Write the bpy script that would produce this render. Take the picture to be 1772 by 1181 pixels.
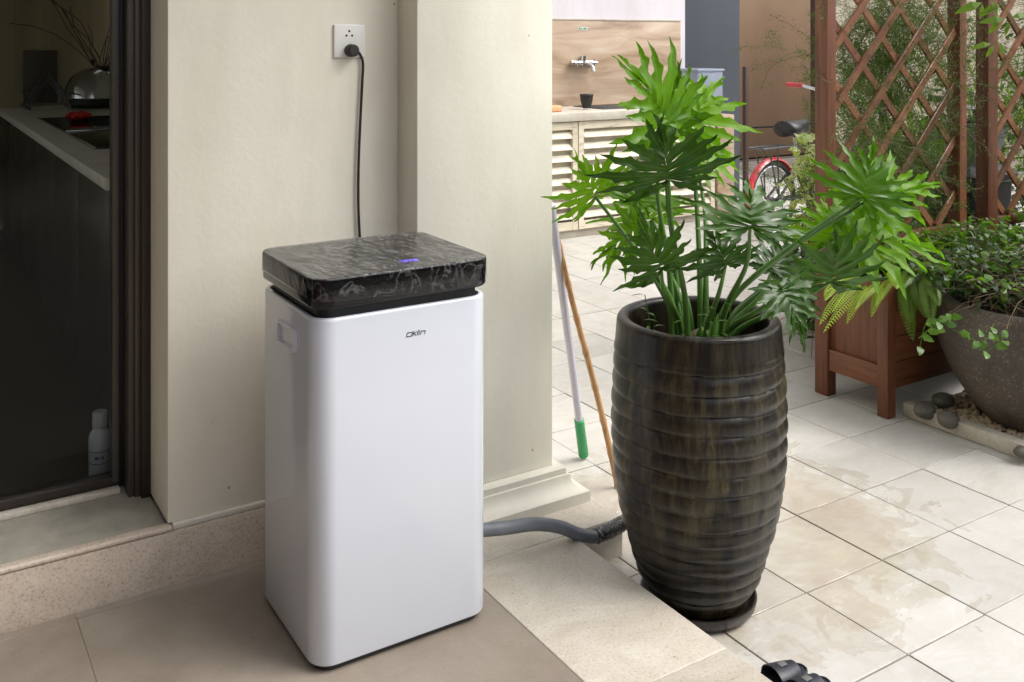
import bpy, bmesh, math, random
from mathutils import Vector, Matrix, noise as mnoise
S = bpy.context.scene
for o in list(bpy.data.objects): bpy.data.objects.remove(o)
COL = S.collection
PI = math.pi
random.seed(11)

# ------------------------------------------------------------------ camera
FPX, Y0, CX = 1706.0, 70.0, 886.0
TH = math.radians(57.9)
CH = 1.422
FW = Vector((math.cos(TH), math.sin(TH), 0)); RT = Vector((math.sin(TH), -math.cos(TH), 0))
CAM = Vector((0, 0, CH))
cd = bpy.data.cameras.new('camera'); cam = bpy.data.objects.new('camera', cd); COL.objects.link(cam)
cam.location = CAM; cam.rotation_euler = (PI/2, 0, -(PI/2-TH))
cd.sensor_width = 36; cd.lens = 36*FPX/1772; cd.shift_y = -(590.5-Y0)/1772
cd.clip_start = .05; cd.clip_end = 3000
S.camera = cam
# ------------------------------------------------------------------ sky and sun (soft daylight from the open side)
SUN_AZ, SUN_EL = math.radians(128), math.radians(52)      # azimuth clockwise from +Y
w = bpy.data.worlds.new('World'); S.world = w; w.use_nodes = True
nt = w.node_tree; nt.nodes.clear()
sky = nt.nodes.new('ShaderNodeTexSky'); sky.sky_type = 'NISHITA'; sky.sun_disc = False
sky.sun_elevation = SUN_EL; sky.sun_rotation = SUN_AZ; sky.dust_density = 4.0; sky.air_density = 1.0; sky.ozone_density = 1.0
hs = nt.nodes.new('ShaderNodeHueSaturation'); hs.inputs['Saturation'].default_value = .30
bg = nt.nodes.new('ShaderNodeBackground'); bg.inputs['Strength'].default_value = .12
wo = nt.nodes.new('ShaderNodeOutputWorld')
nt.links.new(sky.outputs[0], hs.inputs['Color']); nt.links.new(hs.outputs[0], bg.inputs['Color']); nt.links.new(bg.outputs[0], wo.inputs[0])
sl = bpy.data.lights.new('sun', 'SUN'); sl.energy = 1.0; sl.angle = math.radians(35); sl.color = (1, .97, .93)
so = bpy.data.objects.new('sun', sl); COL.objects.link(so)
sd = Vector((math.sin(SUN_AZ)*math.cos(SUN_EL), math.cos(SUN_AZ)*math.cos(SUN_EL), math.sin(SUN_EL)))
so.rotation_euler = sd.to_track_quat('Z', 'Y').to_euler(); so.location = (4, -4, 8)
S.view_settings.view_transform = 'Standard'; S.view_settings.look = 'None'
S.view_settings.exposure = 1.20; S.view_settings.gamma = 1; S.view_settings.use_curve_mapping = False

# ------------------------------------------------------------------ placing helpers: where a sight line meets a real plane
def ray(x, y): return FW + RT*((x-CX)/FPX) + Vector((0, 0, -(y-Y0)/FPX))
def hz(x, y, z=0.): d = ray(x, y); return CAM + d*((z-CH)/d.z)
def hx(x, y, X): d = ray(x, y); return CAM + d*(X/d.x)
def hy(x, y, Y): d = ray(x, y); return CAM + d*(Y/d.y)
def hd(x, y, D): return CAM + ray(x, y)*D
def proj(p):
    v = Vector(p); dep = max(.05, v.dot(FW)); return CX+FPX*v.dot(RT)/dep, Y0+FPX*(CH-v.z)/dep, dep

# ------------------------------------------------------------------ materials
def N(nt, t, **k):
    n = nt.nodes.new(t)
    for a, b in k.items(): setattr(n, a, b)
    return n
def srgb(r, g, b):
    f = lambda c: (c/255/12.92) if c/255 <= .04045 else ((c/255+.055)/1.055)**2.4
    return (f(r), f(g), f(b), 1)
def newmat(name):
    m = bpy.data.materials.new(name); m.use_nodes = True; nt = m.node_tree
    return m, nt, nt.nodes['Principled BSDF']
def coords(nt, rnd=False, scale=(1, 1, 1)):
    g = N(nt, 'ShaderNodeNewGeometry'); mp = N(nt, 'ShaderNodeMapping'); mp.inputs['Scale'].default_value = scale
    nt.links.new(g.outputs['Position'], mp.inputs['Vector'])
    if rnd:
        oi = N(nt, 'ShaderNodeObjectInfo'); mu = N(nt, 'ShaderNodeMath', operation='MULTIPLY'); mu.inputs[1].default_value = 37.
        nt.links.new(oi.outputs['Random'], mu.inputs[0])
        cb = N(nt, 'ShaderNodeCombineXYZ'); nt.links.new(mu.outputs[0], cb.inputs[0]); nt.links.new(mu.outputs[0], cb.inputs[2])
        nt.links.new(cb.outputs[0], mp.inputs['Location'])
    return mp.outputs[0]
def noise_n(nt, vec, scale, detail=4, rough=.55, dist=0):
    n = N(nt, 'ShaderNodeTexNoise'); n.inputs['Scale'].default_value = scale; n.inputs['Detail'].default_value = detail
    n.inputs['Roughness'].default_value = rough; n.inputs['Distortion'].default_value = dist
    nt.links.new(vec, n.inputs['Vector']); return n.outputs[0]
def ramp(nt, fac, stops):
    r = N(nt, 'ShaderNodeValToRGB'); e = r.color_ramp.elements
    while len(e) < len(stops): e.new(.5)
    for i, (p, c) in enumerate(stops):
        e[i].position = p; e[i].color = c if len(c) == 4 else (*c, 1)
    nt.links.new(fac, r.inputs[0]); return r.outputs[0]
def mix(nt, a, b, fac, mode='MIX'):
    m = N(nt, 'ShaderNodeMix', data_type='RGBA', blend_type=mode)
    for s, v in (('A', a), ('B', b)):
        i = [x for x in m.inputs if x.name == s and x.type == 'RGBA'][0]
        if hasattr(v, 'is_output'): nt.links.new(v, i)
        else: i.default_value = v
    if hasattr(fac, 'is_output'): nt.links.new(fac, m.inputs[0])
    else: m.inputs[0].default_value = fac
    return [x for x in m.outputs if x.type == 'RGBA'][0]
def bump(nt, b, h, strength, dist=.002):
    n = N(nt, 'ShaderNodeBump'); n.inputs['Strength'].default_value = strength; n.inputs['Distance'].default_value = dist
    nt.links.new(h, n.inputs['Height']); nt.links.new(n.outputs[0], b.inputs['Normal']); return n
def sc(c, k): return (c[0]*k, c[1]*k, c[2]*k, 1)
def pm(name, col, rough=.5, metal=0, var=.12, scale=6, bmp=0, bscale=80, bdist=.001, rnd=0., coat=0, spec=.5, stretch=(1, 1, 1), rv=.0):
    m, nt, b = newmat(name); v = coords(nt, rnd > 0, stretch)
    n = noise_n(nt, v, scale, 5, .6)
    c = ramp(nt, n, [(.3, sc(col, 1-var)), (.7, sc(col, 1+var))])
    if rnd:
        oi = N(nt, 'ShaderNodeObjectInfo'); mr = N(nt, 'ShaderNodeMapRange'); mr.inputs[3].default_value = 1-rnd; mr.inputs[4].default_value = 1+rnd
        nt.links.new(oi.outputs['Random'], mr.inputs[0])
        hv = N(nt, 'ShaderNodeHueSaturation'); nt.links.new(c, hv.inputs['Color']); nt.links.new(mr.outputs[0], hv.inputs['Value']); c = hv.outputs[0]
    nt.links.new(c, b.inputs['Base Color'])
    b.inputs['Roughness'].default_value = rough; b.inputs['Metallic'].default_value = metal
    b.inputs['Specular IOR Level'].default_value = spec; b.inputs['Coat Weight'].default_value = coat
    if rv:
        r2 = N(nt, 'ShaderNodeMapRange'); r2.inputs[3].default_value = rough-rv; r2.inputs[4].default_value = rough+rv
        nt.links.new(noise_n(nt, v, scale*2.3, 4), r2.inputs[0]); nt.links.new(r2.outputs[0], b.inputs['Roughness'])
    if bmp: bump(nt, b, noise_n(nt, v, bscale, 4), bmp, bdist)
    return m

def wall_paint(name, col, grime=.10):
    m, nt, b = newmat(name); v = coords(nt)
    base = ramp(nt, noise_n(nt, v, 1.1, 5, .6), [(.3, sc(col, 1-grime)), (.7, sc(col, 1.04))])
    st = ramp(nt, noise_n(nt, coords(nt, False, (1, 1, .22)), 9, 5, .65), [(.42, (1, 1, 1)), (.75, (.86, .845, .80))])
    c = mix(nt, base, st, .55, 'MULTIPLY')
    vo = N(nt, 'ShaderNodeTexVoronoi'); vo.inputs['Scale'].default_value = 9; vo.inputs['Randomness'].default_value = 1
    nt.links.new(v, vo.inputs['Vector'])
    sp = ramp(nt, vo.outputs['Distance'], [(.0, (.35, .31, .27)), (.028, (.55, .5, .44)), (.04, (1, 1, 1))])
    kk = ramp(nt, noise_n(nt, v, 4, 2), [(.44, (0, 0, 0)), (.50, (1, 1, 1))])
    c = mix(nt, c, sp, kk, 'MULTIPLY')
    nt.links.new(c, b.inputs['Base Color']); b.inputs['Roughness'].default_value = .62; b.inputs['Specular IOR Level'].default_value = .35
    bump(nt, b, noise_n(nt, v, 55, 5, .65), .35, .0016)
    return m
M = {}
M['wall'] = wall_paint('cream_paint', (.80, .765, .655, 1), .13)
M['wallcol'] = wall_paint('column_paint', (.76, .735, .64, 1), .12)
M['mould'] = wall_paint('moulding_paint', (.68, .655, .57, 1), .2)
M['white_wall'] = wall_paint('white_paint', (.64, .61, .645, 1))
M['tan_wall'] = pm('tan_render', (.44, .30, .205, 1), .75, var=.15, scale=1.2, bmp=.3, bscale=60, stretch=(1, 1, .3))
M['cream_wall'] = pm('cream_render', (.50, .44, .34, 1), .8, var=.12, scale=2, bmp=.3, bscale=60)
M['roof'] = pm('roof_plaster', (.62, .60, .55, 1), .8, var=.05)
def stone(name, c1, c2, speck=1., rnd=True):
    m, nt, b = newmat(name); v = coords(nt, rnd)
    base = ramp(nt, noise_n(nt, v, 5.5, 8, .72, .8), [(.32, c1), (.68, c2)])
    f = ramp(nt, noise_n(nt, v, 150, 4, .75), [(.34, (.50, .45, .40)), (.45, (.92, .90, .88)), (.56, (1, 1, 1)), (.68, (1.12, 1.1, 1.08))])
    c = mix(nt, base, f, .8*speck, 'MULTIPLY')
    vo = N(nt, 'ShaderNodeTexVoronoi'); vo.inputs['Scale'].default_value = 34; nt.links.new(v, vo.inputs['Vector'])
    sp = ramp(nt, vo.outputs['Distance'], [(.0, (.30, .25, .2)), (.07, (.55, .48, .4)), (.13, (1, 1, 1))])
    kk = ramp(nt, noise_n(nt, v, 11, 3), [(.5, (0, 0, 0)), (.62, (1, 1, 1))])
    c = mix(nt, c, sp, kk, 'MULTIPLY')
    nt.links.new(c, b.inputs['Base Color']); b.inputs['Roughness'].default_value = .5
    bump(nt, b, noise_n(nt, v, 90, 4), .25, .001)
    return m
M['stone'] = stone('travertine', (.43, .355, .285, 1), (.58, .505, .42, 1))
M['ledge'] = stone('ledge_stone', (.42, .37, .30, 1), (.56, .525, .455, 1), .7)
M['sill'] = pm('sill_concrete', (.27, .255, .21, 1), .75, var=.25, scale=9, bmp=.5, bscale=70, bdist=.0015)
M['grout'] = pm('grout', (.12, .095, .072, 1), .85, var=.6, scale=14)
M['grout2'] = pm('pale_grout', (.21, .18, .145, 1), .85, var=.2, scale=14)
# brown porcelain inside the porch
m, nt, b = newmat('brown_porcelain'); v = coords(nt, True)
c = ramp(nt, noise_n(nt, v, 2.6, 6, .6, .4), [(.28, (.195, .160, .128, 1)), (.5, (.245, .208, .168, 1)), (.75, (.300, .265, .222, 1))])
c = mix(nt, c, ramp(nt, noise_n(nt, v, 240, 2), [(.35, (.82, .82, .82)), (.6, (1.05, 1.05, 1.05))]), .4, 'MULTIPLY')
sm_ = ramp(nt, noise_n(nt, coords(nt, True), 6, 7, .75, .5), [(.35, (.88, .87, .86)), (.5, (1, 1, 1)), (.66, (1.10, 1.10, 1.10))])
c = mix(nt, c, sm_, .8, 'MULTIPLY')
dn = noise_n(nt, coords(nt), 38, 3, .7); c = mix(nt, c, ramp(nt, dn, [(.26, (.55, .52, .48)), (.33, (1, 1, 1)), (.70, (1, 1, 1)), (.76, (1.3, 1.27, 1.2))]), .7, 'MULTIPLY')
nt.links.new(c, b.inputs['Base Color'])
r = N(nt, 'ShaderNodeMapRange'); r.inputs[3].default_value = .34; r.inputs[4].default_value = .62
nt.links.new(noise_n(nt, v, 7, 5), r.inputs[0]); nt.links.new(r.outputs[0], b.inputs['Roughness']); bump(nt, b, noise_n(nt, v, 60, 4), .12, .001)
M['brown'] = m
# pale courtyard tile: marbled, water-stained round the pot
m, nt, b = newmat('courtyard_tile'); v = coords(nt, True); vw = coords(nt)
c = ramp(nt, noise_n(nt, v, 3.2, 7, .62, 1.4), [(.25, (.42, .405, .375, 1)), (.5, (.50, .492, .47, 1)), (.75, (.56, .556, .545, 1))])
vein = ramp(nt, noise_n(nt, coords(nt, True, (1, 2.2, 1)), 5.5, 7, .6, 2.2), [(.40, (1, 1, 1)), (.5, (.84, .79, .71)), (.60, (1, 1, 1))])
c = mix(nt, c, vein, .30, 'MULTIPLY')
oi = N(nt, 'ShaderNodeObjectInfo'); rr = ramp(nt, oi.outputs['Random'], [(0, (.90, .89, .87)), (1, (1.04, 1.03, 1.0))])
c = mix(nt, c, rr, 1., 'MULTIPLY')
dv = N(nt, 'ShaderNodeVectorMath', operation='DISTANCE'); dv.inputs[1].default_value = (2.07, 2.12, 0); nt.links.new(vw, dv.inputs[0])
nn = noise_n(nt, vw, 6.5, 5, .6, .8)
ad = N(nt, 'ShaderNodeMath', operation='MULTIPLY_ADD'); ad.inputs[1].default_value = -.90
nt.links.new(nn, ad.inputs[0]); nt.links.new(dv.outputs['Value'], ad.inputs[2])
wet = ramp(nt, ad.outputs[0], [(0, (1, 1, 1)), (.03, (.55, .55, .55)), (.12, (.45, .45, .45)), (.16, (0, 0, 0))])
nt.links.new(mix(nt, c, mix(nt, c, (.84, .78, .70, 1), 1., 'MULTIPLY'), wet), b.inputs['Base Color'])
rg = N(nt, 'ShaderNodeMapRange'); rg.inputs[3].default_value = .40; rg.inputs[4].default_value = .05
nt.links.new(wet, rg.inputs[0]); nt.links.new(rg.outputs[0], b.inputs['Roughness'])
bump(nt, b, noise_n(nt, v, 16, 5), .12, .002)
M['tile'] = m
M['white_plastic'] = pm('white_gloss_plastic', (.555, .58, .635, 1), .17, var=.02, scale=3, coat=.35, rv=.05, bmp=.02, bscale=6, bdist=.002)
M['black_gloss'] = pm('black_gloss', (.005, .005, .007, 1), .10, var=.2, spec=.35)
M['black_matt'] = pm('black_matt', (.012, .012, .014, 1), .45, var=.2)
M['rubber'] = pm('black_rubber', (.014, .014, .014, 1), .55, var=.3)
M['logo'] = pm('logo_print', (.012, .012, .014, 1), .4)
M['plate'] = pm('socket_plastic', (.72, .72, .68, 1), .3, var=.02)
M['hose'] = pm('grey_hose', (.16, .175, .195, 1), .38, var=.15, scale=20)
M['frame'] = pm('bronze_aluminium', (.040, .032, .027, 1), .42, metal=.4, var=.2, scale=30, stretch=(1, 1, .1))
M['frame2'] = pm('bronze_aluminium_light', (.085, .072, .06, 1), .42, metal=.4, var=.2, scale=30, stretch=(1, 1, .1))
M['steel'] = pm('steel', (.55, .56, .58, 1), .22, metal=1, var=.05)
M['wood'] = None
def woodm(name, c1, c2, stretch, rough=.42, rnd=.12, sc_=22):
    m, nt, b = newmat(name); v = coords(nt, True, stretch)
    c = ramp(nt, noise_n(nt, v, sc_, 8, .75, 1.0), [(.32, c1), (.66, c2)])
    c = mix(nt, c, ramp(nt, noise_n(nt, v, sc_*3.1, 4, .7), [(.36, (.55, .5, .48)), (.46, (1, 1, 1)), (.7, (1.15, 1.12, 1.1))]), .7, 'MULTIPLY')
    oi = N(nt, 'ShaderNodeObjectInfo'); rr = ramp(nt, oi.outputs['Random'], [(0, (1-rnd,)*3), (1, (1+rnd,)*3)])
    c = mix(nt, c, rr, 1., 'MULTIPLY'); nt.links.new(c, b.inputs['Base Color']); b.inputs['Roughness'].default_value = rough
    bump(nt, b, noise_n(nt, v, sc_*2, 4), .25, .001)
    return m
M['wood_v'] = woodm('red_stained_wood', (.070, .021, .008, 1), (.175, .058, .022, 1), (1, 1, .06), .5, .2)
M['wood_h'] = woodm('red_stained_wood_rail', (.068, .021, .008, 1), (.168, .056, .021, 1), (.06, .06, 1), .5, .2)
M['slat'] = woodm('weathered_red_slat', (.105, .040, .016, 1), (.22, .10, .050, 1), (.4, 1, .4), .38, .25)
M['slat_white'] = woodm('cream_painted_slat', (.56, .50, .38, 1), (.68, .63, .50, 1), (.15, 1, 1), .5, .05, 10)
M['bamboo'] = woodm('bamboo_cane', (.36, .19, .075, 1), (.50, .29, .13, 1), (1, 1, .15), .35, .05)
# splash-back marble
m, nt, b = newmat('tan_marble'); g = N(nt, 'ShaderNodeNewGeometry'); mp = N(nt, 'ShaderNodeMapping')
mp.inputs['Rotation'].default_value = (0, math.radians(32), 0); mp.inputs['Scale'].default_value = (.55, 1, 3.2); nt.links.new(g.outputs[0], mp.inputs[0])
c = ramp(nt, noise_n(nt, mp.outputs[0], 2.6, 7, .62, .8), [(.30, (.24, .16, .105, 1)), (.45, (.40, .29, .20, 1)), (.56, (.46, .345, .25, 1)), (.72, (.56, .46, .36, 1))])
nt.links.new(c, b.inputs['Base Color']); b.inputs['Roughness'].default_value = .3; M['marble'] = m
# glazed dark pot
m, nt, b = newmat('glazed_pot'); v = coords(nt); vs = coords(nt, False, (1, 1, .16))
c = ramp(nt, noise_n(nt, vs, 26, 8, .72, .4), [(.34, (.005, .005, .006, 1)), (.45, (.017, .013, .009, 1)), (.53, (.050, .040, .018, 1)), (.61, (.10, .088, .046, 1)), (.72, (.13, .048, .022, 1))])
c2 = ramp(nt, noise_n(nt, v, 3.3, 4), [(.38, (.22, .24, .30)), (.62, (1.1, 1.05, 1.0))])
c = mix(nt, c, c2, .8, 'MULTIPLY')
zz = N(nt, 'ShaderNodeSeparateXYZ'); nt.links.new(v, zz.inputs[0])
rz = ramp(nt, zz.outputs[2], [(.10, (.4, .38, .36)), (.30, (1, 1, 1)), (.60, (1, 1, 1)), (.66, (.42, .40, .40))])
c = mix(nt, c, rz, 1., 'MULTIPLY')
nt.links.new(c, b.inputs['Base Color'])
r = N(nt, 'ShaderNodeMapRange'); r.inputs[3].default_value = .16; r.inputs[4].default_value = .50
nt.links.new(noise_n(nt, v, 24, 5), r.inputs[0]); nt.links.new(r.outputs[0], b.inputs['Roughness'])
b.inputs['Specular IOR Level'].default_value = .4
bump(nt, b, noise_n(nt, vs, 60, 5, .65), .45, .002); M['pot'] = m
M['saucer'] = pm('saucer_glaze', (.02, .016, .012, 1), .3, var=.4, scale=18, bmp=.2)
M['soil'] = pm('soil', (.028, .019, .012, 1), .95, var=.5, scale=30, bmp=1, bscale=50, bdist=.01)
# granite-like bowl
m, nt, b = newmat('rough_bowl'); v = coords(nt)
c = ramp(nt, noise_n(nt, v, 5, 6, .6), [(.3, (.036, .030, .024, 1)), (.7, (.105, .085, .068, 1))])
fl = ramp(nt, noise_n(nt, v, 95, 4, .75), [(.55, (1, 1, 1)), (.64, (3.0, 2.8, 2.5))]); c = mix(nt, c, fl, .9, 'MULTIPLY')
nt.links.new(c, b.inputs['Base Color']); b.inputs['Roughness'].default_value = .6; bump(nt, b, noise_n(nt, v, 70, 5), .5, .003); M['bowl'] = m

def leafm(name, c1, c2, vein, trans=.45, rough=.32, rnd=.2, tcol=None, nscale=9):
    m, nt, b = newmat(name); v = coords(nt, True)
    c = ramp(nt, noise_n(nt, v, nscale, 5, .6), [(.3, c1), (.7, c2)])
    oi = N(nt, 'ShaderNodeObjectInfo'); rr = ramp(nt, oi.outputs['Random'], [(0, (1-rnd, 1-rnd, 1-rnd*.6)), (1, (1+rnd, 1+rnd*.8, 1))])
    c = mix(nt, c, rr, 1., 'MULTIPLY')
    at = N(nt, 'ShaderNodeAttribute', attribute_name='vein')
    c = mix(nt, c, vein, ramp(nt, at.outputs['Fac'], [(.80, (0, 0, 0)), (.98, (.75, .75, .75))]))
    nt.links.new(c, b.inputs['Base Color']); b.inputs['Roughness'].default_value = rough; b.inputs['Specular IOR Level'].default_value = .38
    tr = N(nt, 'ShaderNodeBsdfTranslucent'); tc = mix(nt, c, tcol or (1.7, 1.9, .25, 1), 1., 'MULTIPLY'); nt.links.new(tc, tr.inputs[0])
    ms = N(nt, 'ShaderNodeMixShader'); ms.inputs[0].default_value = trans
    nt.links.new(b.outputs[0], ms.inputs[1]); nt.links.new(tr.outputs[0], ms.inputs[2])
    nt.links.new(ms.outputs[0], nt.nodes['Material Output'].inputs[0])
    bump(nt, b, noise_n(nt, v, 40, 3), .25, .002)
    return m
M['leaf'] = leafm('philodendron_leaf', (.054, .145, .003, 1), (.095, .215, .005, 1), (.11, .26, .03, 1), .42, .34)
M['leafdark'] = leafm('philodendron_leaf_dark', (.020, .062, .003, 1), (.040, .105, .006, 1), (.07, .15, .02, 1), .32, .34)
M['leafbright'] = leafm('philodendron_leaf_backlit', (.085, .200, .004, 1), (.140, .290, .008, 1), (.20, .35, .04, 1), .52, .45)  # brighter copy, light from behind the leaf put into the green
M['petiole'] = pm('petiole', (.075, .17, .03, 1), .35, var=.3, scale=14, stretch=(1, 1, .2))
M['fern'] = leafm('fern_frond', (.20, .30, .03, 1), (.34, .44, .05, 1), (.3, .4, .1, 1), .5, rnd=.1)
M['fern2'] = leafm('fern_frond_green', (.07, .14, .02, 1), (.14, .23, .035, 1), (.2, .3, .1, 1), .45)
M['needle'] = leafm('needle_green', (.045, .095, .02, 1), (.10, .17, .04, 1), (.1, .2, .05, 1), .4, rough=.5)
M['small'] = leafm('small_leaf', (.045, .11, .016, 1), (.10, .19, .03, 1), (.1, .2, .05, 1), .4, nscale=30)
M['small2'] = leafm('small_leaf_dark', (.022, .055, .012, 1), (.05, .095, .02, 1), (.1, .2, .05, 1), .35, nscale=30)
M['varieg'] = leafm('variegated_leaf', (.20, .30, .07, 1), (.70, .70, .38, 1), (.1, .2, .05, 1), .4, nscale=34)
M['twig'] = pm('twig', (.11, .075, .045, 1), .8, var=.4, scale=30)
M['surround'] = pm('dark_surround', (.035, .045, .022, 1), .9, var=.6, scale=5, bmp=1, bscale=14, bdist=.05)
M['red_paint'] = pm('red_paint', (.48, .030, .045, 1), .3, coat=.4, var=.1)
M['red_lens'] = pm('red_reflector', (.75, .05, .015, 1), .2, coat=.6, var=.05)
M['grey_door'] = pm('grey_panel', (.060, .070, .085, 1), .5, var=.06, scale=3)
M['brown_metal'] = pm('brown_metal', (.06, .028, .02, 1), .5, var=.15)
M['dark_steel'] = pm('dark_steel', (.12, .12, .125, 1), .35, metal=.8, var=.15)
M['green_plastic'] = pm('green_plastic', (.02, .30, .09, 1), .4, var=.06)
M['lilac_pole'] = pm('lilac_pole', (.50, .50, .60, 1), .3, var=.03)
M['pebble'] = pm('pebble', (.10, .093, .075, 1), .6, var=.3, scale=20, rnd=.25, bmp=.2)
M['gravel'] = pm('gravel', (.42, .33, .23, 1), .8, var=.35, scale=40)
M['navy'] = pm('navy_rubber', (.016, .018, .026, 1), .4, var=.3, scale=40, bmp=.3, bscale=200)
M['cabinet'] = pm('dark_cabinet', (.012, .011, .010, 1), .35, var=.3, scale=25, stretch=(1, 1, .05))
M['ktop'] = pm('kitchen_top', (.78, .77, .72, 1), .3, var=.12, scale=12)
M['kwall'] = pm('kitchen_wall', (.36, .31, .20, 1), .8, var=.2, scale=9, stretch=(1, 1, .05))
M['kfloor'] = pm('kitchen_floor', (.03, .028, .024, 1), .5, var=.1)
M['red_cloth'] = pm('red_cloth', (.75, .03, .035, 1), .6, var=.25, scale=30)
M['white_bottle'] = pm('bottle_plastic', (.28, .30, .34, 1), .3, var=.02)
M['ink'] = pm('label_ink', (.05, .06, .08, 1), .6)
M['green_label'] = pm('green_label', (.05, .28, .16, 1), .5, var=.1)
M['sponge'] = pm('sponge', (.75, .38, .20, 1), .9, var=.15, scale=60, bmp=.5)
M['grey_plastic'] = pm('grey_plastic', (.13, .135, .135, 1), .45, var=.1)
m, nt, b = newmat('clear_blue_plastic'); b.inputs['Base Color'].default_value = (.55, .62, .75, 1); b.inputs['Transmission Weight'].default_value = .6
b.inputs['Roughness'].default_value = .25; M['jug'] = m
def archglass(name, tint, refl=1.0, rough=.0):
    m, nt, b = newmat(name); nt.nodes.remove(b)
    t = N(nt, 'ShaderNodeBsdfTransparent'); t.inputs[0].default_value = tint
    g = N(nt, 'ShaderNodeBsdfGlossy'); g.inputs['Roughness'].default_value = rough
    fr = N(nt, 'ShaderNodeFresnel'); fr.inputs[0].default_value = 1.45
    mu = N(nt, 'ShaderNodeMath', operation='MULTIPLY'); mu.inputs[1].default_value = refl; nt.links.new(fr.outputs[0], mu.inputs[0])
    ms = N(nt, 'ShaderNodeMixShader'); nt.links.new(mu.outputs[0], ms.inputs[0]); nt.links.new(t.outputs[0], ms.inputs[1]); nt.links.new(g.outputs[0], ms.inputs[2])
    nt.links.new(ms.outputs[0], nt.nodes['Material Output'].inputs[0]); return m
M['glass'] = archglass('tinted_door_glass', (.93, .94, .92, 1), .3)
# wrinkled cling film: clear, glossy, with pale crease streaks painted in for the wrinkles' reflections
def filmm(name, crease_glint, sx, rot=-12, s1=40, bs=.8, haze=.12, ior=1.34, cw=.03):
    m, nt, b = newmat(name); v = coords(nt)
    mp = N(nt, 'ShaderNodeMapping'); mp.inputs['Rotation'].default_value = (0, 0, math.radians(rot)); nt.links.new(v, mp.inputs[0])
    mp2 = N(nt, 'ShaderNodeMapping'); mp2.inputs['Scale'].default_value = sx; nt.links.new(mp.outputs[0], mp2.inputs[0])
    n = noise_n(nt, mp2.outputs[0], s1, 5, .6, .9)
    n2 = noise_n(nt, mp2.outputs[0], s1*2.3, 3, .6, .5)
    cr = ramp(nt, n, [(.555-cw, (0, 0, 0)), (.555, (1, 1, 1)), (.555+cw, (0, 0, 0))])
    df = N(nt, 'ShaderNodeBsdfDiffuse'); df.inputs[0].default_value = (.8, .8, .78, 1)
    tp = N(nt, 'ShaderNodeBsdfTransparent')
    gl = N(nt, 'ShaderNodeBsdfGlossy'); gl.inputs['Roughness'].default_value = .09
    bp = N(nt, 'ShaderNodeBump'); bp.inputs['Strength'].default_value = bs; bp.inputs['Distance'].default_value = .0034
    sm = N(nt, 'ShaderNodeMath', operation='MULTIPLY_ADD'); sm.inputs[1].default_value = .4; nt.links.new(n2, sm.inputs[0]); nt.links.new(n, sm.inputs[2])
    nt.links.new(sm.outputs[0], bp.inputs['Height']); nt.links.new(bp.outputs[0], gl.inputs['Normal'])
    fr = N(nt, 'ShaderNodeFresnel'); fr.inputs[0].default_value = ior; nt.links.new(bp.outputs[0], fr.inputs['Normal'])
    m1 = N(nt, 'ShaderNodeMixShader'); nt.links.new(fr.outputs[0], m1.inputs[0]); nt.links.new(tp.outputs[0], m1.inputs[1]); nt.links.new(gl.outputs[0], m1.inputs[2])
    mk = N(nt, 'ShaderNodeMath', operation='MULTIPLY'); mk.inputs[1].default_value = crease_glint; nt.links.new(cr, mk.inputs[0])
    ad = N(nt, 'ShaderNodeMath', operation='ADD'); ad.inputs[1].default_value = crease_glint*haze; nt.links.new(mk.outputs[0], ad.inputs[0])
    m2 = N(nt, 'ShaderNodeMixShader'); nt.links.new(ad.outputs[0], m2.inputs[0]); nt.links.new(m1.outputs[0], m2.inputs[1]); nt.links.new(df.outputs[0], m2.inputs[2])
    nt.links.new(m2.outputs[0], nt.nodes['Material Output'].inputs[0]); return m
M['film'] = filmm('cling_film', .20, (2.6, .5, 1), -14, 38, .7, .12, 1.36, .040)
M['film_side'] = filmm('cling_film_side', .10, (.8, .8, .6), 0, 26, .45, .02, 1.34)
M['tape'] = filmm('pipe_wrap_film', .55, (1.5, 1.5, 1.5))
m, nt, b = newmat('display_glow'); b.inputs['Base Color'].default_value = (.02, .02, .08, 1)
b.inputs['Emission Color'].default_value = (.16, .10, .95, 1); b.inputs['Emission Strength'].default_value = .9; M['display'] = m

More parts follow.
